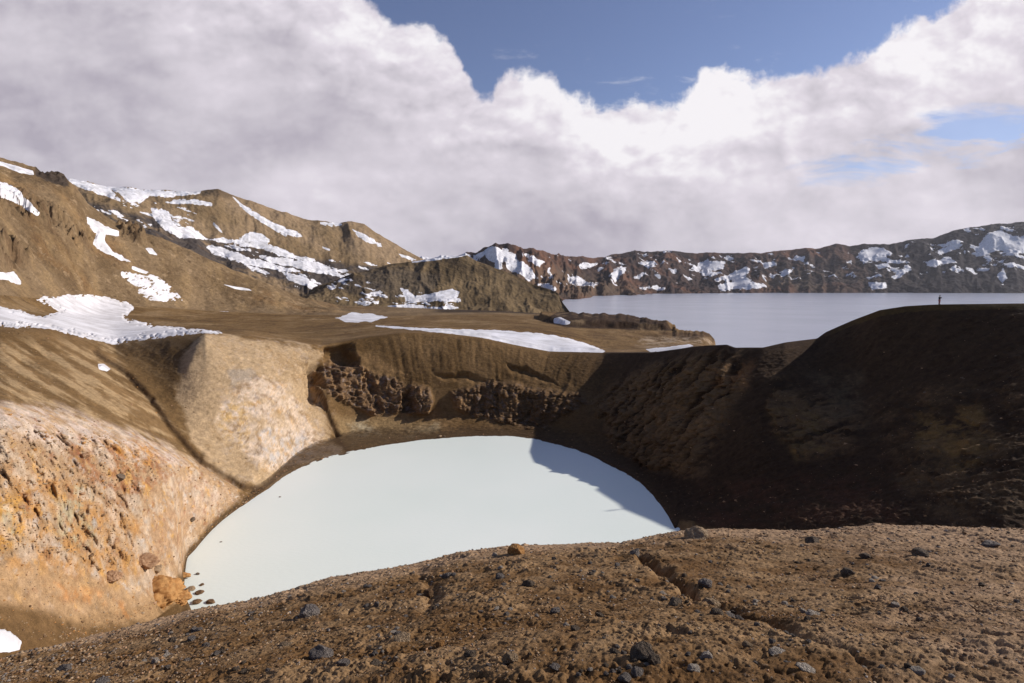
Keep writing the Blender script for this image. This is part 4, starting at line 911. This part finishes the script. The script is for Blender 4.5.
# loose grit: one object
def grit(name, label, n, mats, sampler, smin, smax):
    prot = []
    for s in range(10):
        bm = bmesh.new(); bmesh.ops.create_icosphere(bm, subdivisions=1, radius=1)
        r = random.Random(s)
        for v_ in bm.verts: v_.co *= r.uniform(.65, 1.15)
        for v_ in bm.verts: v_.co.z *= .7
        prot.append((np.array([v_.co[:] for v_ in bm.verts]), np.array([[q.index for q in f.verts] for f in bm.faces]))); bm.free()
    V = []; T = []; M = []; nv = 0
    pos, sz = sampler(n)
    for i in range(len(pos)):
        pv, pf = prot[i % 10]; a = rng.uniform(0, 6.28); ca, sa = math.cos(a), math.sin(a)
        q = pv * sz[i] * np.array([1, rng.uniform(.6, 1), rng.uniform(.6, 1)])
        q = np.stack([q[:, 0] * ca - q[:, 1] * sa, q[:, 0] * sa + q[:, 1] * ca, q[:, 2]], 1) + pos[i]
        V.append(q); T.append(pf + nv); nv += len(q); M += [int(rng.integers(len(mats)))] * len(pf)
    V = np.concatenate(V); T = np.concatenate(T)
    me = bpy.data.meshes.new(name); me.vertices.add(len(V)); me.vertices.foreach_set('co', V.astype(np.float32).ravel())
    me.loops.add(T.size); me.loops.foreach_set('vertex_index', T.astype(np.int32).ravel()); me.polygons.add(len(T)); me.polygons.foreach_set('loop_start', np.arange(0, T.size, 3, dtype=np.int32))
    for k in mats: me.materials.append(RM[k])
    me.polygons.foreach_set('material_index', np.array(M, np.int32)); me.update(calc_edges=True)
    o = bpy.data.objects.new(name, me); C.objects.link(o); o['label'] = label; o['category'] = 'gravel'; o['kind'] = 'stuff'; return o
def samp_fg(n):
    ok = np.argwhere((fgS > 1.6) & (fgS < 4.4) & (fgpx > -100) & (fgpx < 1130))
    w = np.hypot(fgX, fgY)[ok[:, 0], ok[:, 1]]
    dens = np.clip(fbm(fgX[ok[:, 0], ok[:, 1]], fgY[ok[:, 0], ok[:, 1]], 0 * w, .6, 3, off=7) + .45, .05, 1)
    p = dens; p = p / p.sum()
    i = ok[rng.choice(len(ok), n, p=p)]
    pos = np.stack([fgX[i[:, 0], i[:, 1]], fgY[i[:, 0], i[:, 1]], fgZ[i[:, 0], i[:, 1]]], 1)
    d = np.linalg.norm(pos, axis=1)
    sz = (.35 + rng.pareto(2.6, n)).clip(0, 2.6) * d / FPX * .62
    pos[:, 0] += rng.normal(size=n) * .01; pos[:, 2] += sz * .15
    return pos, sz
grit('gravel', 'loose brown and grey grit covering the foreground slope', 34000, ['brown', 'brown', 'tan', 'grey', 'tan', 'brown', 'rust', 'dark'], samp_fg, 0, 0)
def samp_cr(sel, mx):
    def f(n):
        ok = np.argwhere((TS > 4.05) & (TS < 7.6) & (Tpx > -20) & (Tpx < 1044) & (Tpy < 640) & sel)
        q = (crag_far + crag_right * .6 + crag_left + .05 + .15 * (TS < 5.0) + .8 * (TS < 4.12))[ok[:, 0], ok[:, 1]]
        i = ok[rng.choice(len(ok), n, p=q / q.sum())]
        pos = np.stack([TX[i[:, 0], i[:, 1]], TY[i[:, 0], i[:, 1]], TZ[i[:, 0], i[:, 1]]], 1)
        sz = (.06 + rng.pareto(3.0, n) * .07).clip(0, mx)
        return pos, sz
    return f
grit('gravel', 'pale and rusty rubble strewn over the left crater slopes', 5000, ['tan', 'rust', 'tan', 'brown', 'orange'], samp_cr(Tpx < 330, .28), 0, 0)
grit('gravel', 'dark scree and small blocks strewn over the far and right crater walls', 5000, ['brown', 'rust', 'dark', 'brown'], samp_cr(Tpx >= 330, .35), 0, 0)
tt = (TX, TY, TZ, Tpx, Tpy)
m_ = (TS > 3.9) & (TS < 7.2); tpxm = np.where(m_, Tpx, -9999)
tt = (TX, TY, TZ, tpxm, Tpy)
for a, b, w, k, sd, tall, lab in [
    (147, 563, 17, 'rust', 51, .8, 'big pale orange boulder on the shelf above the lake edge'),
    (158, 570, 9, 'tan', 52, .8, 'small boulder leaning against the big pale orange one'),
    (112, 577, 12, 'rust', 53, .7, 'rust brown boulder left of the orange knoll'),
    (162, 592, 34, 'orange', 54, .75, 'large rounded ochre knoll of rock by the lake, left of its near corner'),
    (181, 600, 16, 'orange', 55, .9, 'ochre block between the large knoll and the water'),
    (194, 519, 5, 'dark', 56, .9, 'single small dark boulder on bare slope above the lake'),
    (186, 578, 9, 'orange', 57, .7, 'yellowish rock at the water edge beside the ochre knoll'),
    (121, 478, 8, 'dark', 58, .9, 'dark block high on the ochre mound'),
    (85, 455, 8, 'rust', 59, .9, 'rust block near the top of the ochre mound'),
    (440, 434, 4, 'tan', 60, .8, 'small pale block at the foot of the far crags')]:
    p = hit(*tt, a, b); put_rock(p, w, k, sd, lab, None, 'boulder', tall, sub=5 if w > 11 else 4, cat='boulder', sink=.25 if w < 30 else .45)
for a, b, w, k, sd, lab in [(190, 590, 8, 'tan', 61, 'tan rock in shallow milky water, leftmost of the shore rocks'), (200, 593, 7, 'brown', 62, 'brown rock in the milky water, second along the shore'), (211, 602, 8, 'brown', 63, 'brown rock nearest the foreground crest in the milky water'),
                    (202, 585, 4, 'brown', 64, 'small flat rock out in the milky water'), (198, 574, 4, 'dark', 65, 'tiny rock farthest up the milky water near the left shore'), (197, 602, 9, 'brown', 66, 'low rock where the shore meets the foreground crest'), (221, 542, 2, 'dark', 67, 'speck of dark rock alone in the milky water'), (280, 497, 2, 'brown', 68, 'brown speck of rock off the inner corner of the lake')]:
    Y_ = wl(a, b); p = Vector(P(a, b, Y_)); put_rock(p, w, k, sd, lab, 'rocks in the milky lake', 'rock', .6, .35)

tick('PERSON')
# ================================================================== PERSON on the far right rim
def person(px_, py_):
    i = np.argmin((Tpx - px_) ** 2 + (Tpy - py_) ** 2 + 1e6 * ((TS < 6.6) | (TS > 7.4))); i = np.unravel_index(i, TX.shape)
    base = Vector((TX[i], TY[i], TZ[i]))
    j, kk = i; base.z = max(TZ[j - 2:j + 3, kk - 2:kk + 3].max() - .05, base.z - .02)
    root = bpy.data.objects.new('person', None); C.objects.link(root); root.location = base
    root['label'] = 'person in dark jacket and reddish trousers standing alone on the crater rim'; root['category'] = 'person'
    def skin(name, verts, edges, rad, mat, sub=2, rootv=0):
        me = bpy.data.meshes.new(name); me.from_pydata(verts, edges, []); 
        o = bpy.data.objects.new(name, me); C.objects.link(o)
        sk = o.modifiers.new('skin', 'SKIN'); ss = o.modifiers.new('sub', 'SUBSURF'); ss.levels = ss.render_levels = sub
        for v_, r in zip(me.skin_vertices[0].data, rad): v_.radius = r if isinstance(r, tuple) else (r, r)
        me.skin_vertices[0].data[rootv].use_root = True
        dg = bpy.context.evaluated_depsgraph_get(); ev = o.evaluated_get(dg); m2 = bpy.data.meshes.new_from_object(ev)
        o.modifiers.clear(); o.data = m2; m2.materials.clear(); m2.materials.append(mat)
        for p in m2.polygons: p.use_smooth = True
        o.parent = root; return o
    sk_m = simple_mat('skin_tone', (.45, .28, .2), .6); jk = simple_mat('dark_jacket_cloth', (.015, .016, .022), .8, (.025, .025, .035), 8)
    tr = simple_mat('reddish_trouser_cloth', (.26, .09, .09), .85, (.32, .13, .12), 8); hr = simple_mat('hair', (.06, .045, .03), .7); bt = simple_mat('boot_leather', (.03, .022, .018), .6)
    # body (skin): one continuous figure, hands raised to a camera at the face
    bv = [(0, 0, .95), (0, 0, 1.15), (0, 0, 1.38), (0, 0, 1.48), (0, .01, 1.58), (0, .01, 1.70),
          (-.19, 0, 1.40), (-.34, .06, 1.20), (-.14, .24, 1.46), (.19, 0, 1.40), (.34, .06, 1.20), (.14, .24, 1.46),
          (-.10, 0, .90), (-.12, .02, .50), (-.13, -.02, .09), (-.13, .13, .04), (.10, 0, .90), (.12, .02, .50), (.13, -.02, .09), (.14, .13, .04)]
    be = [(0, 1), (1, 2), (2, 3), (3, 4), (4, 5), (2, 6), (6, 7), (7, 8), (2, 9), (9, 10), (10, 11), (0, 12), (12, 13), (13, 14), (14, 15), (0, 16), (16, 17), (17, 18), (18, 19)]
    br = [.12, .12, .13, .055, .075, .085, .06, .042, .032, .06, .042, .032, .08, .055, .04, .035, .08, .055, .04, .035]
    skin('body', bv, be, br, sk_m)
    jv = [(0, 0, .88), (0, 0, 1.12), (0, 0, 1.38), (0, 0, 1.47), (-.20, 0, 1.41), (-.355, .06, 1.20), (-.17, .21, 1.43), (.20, 0, 1.41), (.355, .06, 1.20), (.17, .21, 1.43)]
    skin('jacket', jv, [(0, 1), (1, 2), (2, 3), (2, 4), (4, 5), (5, 6), (2, 7), (7, 8), (8, 9)], [(.20, .15), (.19, .14), (.20, .14), .08, .085, .07, .055, .085, .07, .055], jk)
    skin('trousers', [(0, 0, .93), (-.10, 0, .84), (-.125, .02, .50), (-.13, -.02, .12), (.10, 0, .84), (.125, .02, .50), (.13, -.02, .12)], [(0, 1), (1, 2), (2, 3), (0, 4), (4, 5), (5, 6)], [.16, .11, .08, .065, .11, .08, .065], tr)
    for s in (-1, 1): skin('boot', [(s * .13, -.05, .07), (s * .135, .06, .06), (s * .14, .16, .045)], [(0, 1), (1, 2)], [.065, .055, .045], bt, rootv=1)
    skin('hair', [(0, -.03, 1.66), (0, -.02, 1.745), (0, .03, 1.765)], [(0, 1), (1, 2)], [.085, .085, .06], hr, rootv=1)
    skin('camera_strap', [(-.09, .10, 1.42), (0, .14, 1.25), (.09, .10, 1.42)], [(0, 1), (1, 2)], [.012, .012, .012], bt, 1, 1)
    root.rotation_euler = (0, 0, math.radians(200))
person(939, 303.3)

tick('SUN')
hz_ = bpy.data.materials.new('haze_air'); hz_.use_nodes = True; hn_ = hz_.node_tree.nodes; hn_.clear()
ho = hn_.new('ShaderNodeOutputMaterial'); pv = hn_.new('ShaderNodeVolumePrincipled'); pv.inputs['Density'].default_value = 1.7e-5; pv.inputs['Color'].default_value = (.86, .85, .92, 1); pv.inputs['Anisotropy'].default_value = .3
hz_.node_tree.links.new(pv.outputs[0], ho.inputs['Volume'])
bm = bmesh.new(); bmesh.ops.create_cube(bm, size=1); me = bpy.data.meshes.new('haze'); bm.to_mesh(me); bm.free(); me.materials.append(hz_)
o = bpy.data.objects.new('haze', me); C.objects.link(o); o.scale = (32000, 32000, 900); o.location = (0, 0, 370); o['kind'] = 'stuff'; o['label'] = 'thin bluish haze over the lake and hills'; o['category'] = 'haze'
# ================================================================== SUN AND SKY
SUN_AZ = math.radians(76)   # clockwise from the view direction (+Y) towards +X
SUN_EL = math.radians(27.6)
sd = Vector((math.sin(SUN_AZ) * math.cos(SUN_EL), math.cos(SUN_AZ) * math.cos(SUN_EL), math.sin(SUN_EL)))
sl = bpy.data.lights.new('sun', 'SUN'); sl.energy = 5.0; sl.angle = math.radians(.53); sl.color = (1, .955, .90)
so = bpy.data.objects.new('sun', sl); C.objects.link(so); so.rotation_euler = (-sd).to_track_quat('-Z', 'Y').to_euler(); so.location = (60, 60, 200)
w = bpy.data.worlds.new('World'); scene.world = w; w.use_nodes = True
nt = w.node_tree; n = nt.nodes; L = nt.links; n.clear()
out = n.new('ShaderNodeOutputWorld'); bg = n.new('ShaderNodeBackground'); L.new(bg.outputs[0], out.inputs[0]); bg.inputs['Strength'].default_value = .1
sky = n.new('ShaderNodeTexSky'); sky.sky_type = 'NISHITA'; sky.sun_disc = False; sky.sun_elevation = SUN_EL; sky.sun_rotation = SUN_AZ; sky.air_density = 1; sky.dust_density = .4; sky.ozone_density = 4.5; sky.altitude = 1100
def M(op, a, b=None, c=None, clamp=False):
    m = n.new('ShaderNodeMath'); m.operation = op; m.use_clamp = clamp
    for i, v_ in enumerate((a, b, c)):
        if v_ is None: continue
        if hasattr(v_, 'links') or hasattr(v_, 'is_output'): L.new(v_, m.inputs[i])
        else: m.inputs[i].default_value = v_
    return m.outputs[0]
def SS(v_, a, b, lo=0., hi=1.):
    m = n.new('ShaderNodeMapRange'); m.interpolation_type = 'SMOOTHSTEP'; L.new(v_, m.inputs['Value'])
    m.inputs['From Min'].default_value = a; m.inputs['From Max'].default_value = b; m.inputs['To Min'].default_value = lo; m.inputs['To Max'].default_value = hi
    return m.outputs[0]
tc = n.new('ShaderNodeTexCoord'); sx = n.new('ShaderNodeSeparateXYZ'); L.new(tc.outputs['Generated'], sx.inputs[0])
ysafe = M('MAXIMUM', sx.outputs['Y'], .05)
U = M('DIVIDE', sx.outputs['X'], ysafe); V_ = M('DIVIDE', sx.outputs['Z'], ysafe)
front = SS(sx.outputs['Y'], .12, .40)
cxyz = n.new('ShaderNodeCombineXYZ'); L.new(U, cxyz.inputs[0]); L.new(V_, cxyz.inputs[1])
def NZ(scale, detail, rough, off=(0, 0, 0), stretch=(1, 1, 1), vec=None, dist=0.):
    mp = n.new('ShaderNodeMapping'); L.new(vec or cxyz.outputs[0], mp.inputs[0]); mp.inputs['Location'].default_value = off; mp.inputs['Scale'].default_value = stretch
    z = n.new('ShaderNodeTexNoise'); z.inputs['Scale'].default_value = scale; z.inputs['Detail'].default_value = detail; z.inputs['Roughness'].default_value = rough; z.inputs['Distortion'].default_value = dist
    L.new(mp.outputs[0], z.inputs['Vector']); return M('SUBTRACT', z.outputs[0], .5)
def uv(px_, py_):
    a, b, c = ray(px_, py_); return a / b, c / b
def curve(pts, x, umin=-1.3, umax=1.3, vmax=1.2):
    fc = n.new('ShaderNodeFloatCurve'); cm = fc.mapping.curves[0]
    q = sorted([((u_ - umin) / (umax - umin), v__ / vmax) for u_, v__ in pts])
    cm.points[0].location = q[0]; cm.points[1].location = q[-1]
    for a in q[1:-1]: cm.points.new(*a)
    for p_ in cm.points: p_.handle_type = 'AUTO_CLAMPED'
    fc.mapping.update()
    L.new(M('MULTIPLY_ADD', x, 1 / (umax - umin), -umin / (umax - umin)), fc.inputs['Value'])
    return M('MULTIPLY', fc.outputs[0], vmax)
top = [uv(*p) for p in [(-200, -160), (0, -150), (200, -90), (330, -30), (372, -4), (402, 20), (430, 26), (455, 52), (470, 80), (485, 92), (500, 80), (520, 66), (545, 70), (562, 90), (585, 94), (608, 106), (630, 100), (655, 100), (690, 92), (702, 75), (730, 64), (762, 74), (800, 70), (850, 56), (885, 38), (930, 12), (965, -10), (1024, -40), (1200, -60)]]
Ed = M('MULTIPLY_ADD', NZ(5, 6, .55), .05, U)
TOP = curve(top, Ed)
nbig = NZ(3.2, 4, .5, (3, 1, 0)); nmed = NZ(11, 8, .6, (5, 2, 0), (1, 1.1, 1), dist=.3); nfine = NZ(26, 9, .6, (1, 4, 0))
dtop = M('SUBTRACT', TOP, V_)      # >0 inside cloud
dd = M('ADD', dtop, M('ADD', M('MULTIPLY', nmed, .09), M('MULTIPLY', nfine, .05)))
cover = SS(dd, -.004, .020)
# thin wisps in the blue
wsp = NZ(7, 8, .62, (2, 7, 0), (1, 2.6, 1), dist=.5)
wm = M('MULTIPLY', SS(wsp, .08, .3), SS(dd, -.16, -.0)); wm = M('MULTIPLY', wm, .5)
# blue gaps on the right, streaked
gu0, gv0 = uv(930, 150)
gx = M('SUBTRACT', U, gu0); gy = M('SUBTRACT', V_, gv0)
gy2 = M('SUBTRACT', gy, M('MULTIPLY', gx, .16))
gap = M('ADD', M('MULTIPLY', M('MULTIPLY', gx, gx), -8.), M('MULTIPLY', M('MULTIPLY', gy2, gy2), -240.))
gnz = NZ(6, 9, .65, (8, 3, 0), (1, 4.5, 1), dist=.4)
gap = SS(M('ADD', M('ADD', gap, 0.55), M('MULTIPLY', gnz, 3.2)), .1, .95)
gu1, gv1 = uv(990, 122)
hx = M('SUBTRACT', U, gu1); hy = M('SUBTRACT', V_, gv1)
gap2 = M('ADD', M('MULTIPLY', M('MULTIPLY', hx, hx), -50.), M('MULTIPLY', M('MULTIPLY', hy, hy), -500.))
gap2 = SS(M('ADD', M('ADD', gap2, .9), M('MULTIPLY', gnz, 2.)), .1, .9)
gapt = M('MINIMUM', M('ADD', gap, gap2), 1.)
cov = M('MULTIPLY', M('MAXIMUM', cover, wm), M('SUBTRACT', 1., M('MULTIPLY', gapt, .85)), clamp=True)
cov = M('MULTIPLY', cov, front)
# cloud shading: bright sunlit edges, grey-lilac bellies, relief towards the sun
def BL(off):
    t = None
    for sc_, am, sd_ in ((2.6, 1.0, 0), (6.0, .5, 4), (13.0, .27, 9), (28., .14, 2)):
        q = M('MULTIPLY', M('ABSOLUTE', NZ(sc_, 3, .5, (off[0] * sc_ * 0 + off[0] + sd_, off[1] + sd_ * .7, sd_), (1, 1.45, 1), dist=.15)), am)
        t = q if t is None else M('ADD', t, q)
    return t
bl0 = BL((0, 0)); bl1 = BL((-.020, -.026))
n0 = NZ(2.6, 6, .5, (7, 3, 0), (1, 1.6, 1), dist=.1)
relief = M('MULTIPLY', M('SUBTRACT', bl0, bl1), 1.7)
lowp = SS(V_, .0, .55)          # height in the sky
belly = SS(M('ADD', dd, M('MULTIPLY', nbig, .25)), .03, .30)
edgeb = M('SUBTRACT', 1., belly)
lump_ = M('MULTIPLY_ADD', edgeb, .60, .40)
br = M('ADD', .57, M('MULTIPLY', edgeb, .30))
br = M('ADD', br, M('MULTIPLY', relief, lump_))
br = M('ADD', br, M('MULTIPLY', n0, .95))
br = M('ADD', br, M('MULTIPLY', M('MULTIPLY_ADD', bl0, .55, -.08), lump_))
br = M('ADD', br, M('MULTIPLY', NZ(1.7, 4, .5, (4, 9, 0), (1, 1.9, 1)), .75))
rightb = SS(U, .1, .9); br = M('ADD', br, M('MULTIPLY', rightb, .10))
hl = SS(V_, .02, .16, -.10, 0.); br = M('ADD', br, hl)
br = M('MINIMUM', M('MAXIMUM', br, .36), .93)
cr_ = n.new('ShaderNodeValToRGB'); L.new(br, cr_.inputs[0])
els = cr_.color_ramp.elements; els[0].position = .3; els[0].color = (*lin(170, 163, 177), 1); els[1].position = .95; els[1].color = (*lin(250, 247, 250), 1)
e = els.new(.55); e.color = (*lin(205, 199, 208), 1); e = els.new(.75); e.color = (*lin(226, 219, 228), 1)
csc = n.new('ShaderNodeVectorMath'); csc.operation = 'SCALE'; csc.inputs['Scale'].default_value = 10.; L.new(cr_.outputs[0], csc.inputs[0])
mixn = n.new('ShaderNodeMix'); mixn.data_type = 'RGBA'; L.new(cov, mixn.inputs['Factor']); hs_ = n.new('ShaderNodeHueSaturation'); hs_.inputs['Saturation'].default_value = .86; hs_.inputs['Value'].default_value = 1.12; hs_.inputs['Hue'].default_value = .512; L.new(sky.outputs[0], hs_.inputs['Color']); L.new(hs_.outputs[0], mixn.inputs['A']); L.new(csc.outputs[0], mixn.inputs['B'])
L.new(mixn.outputs['Result'], bg.inputs['Color'])

scene.view_settings.view_transform = 'Standard'; scene.view_settings.look = 'None'; scene.view_settings.gamma = 1; scene.view_settings.exposure = 0
scene.render.engine = 'CYCLES'; scene.cycles.use_denoising = True
scene.cycles.max_bounces = 5; scene.cycles.diffuse_bounces = 3
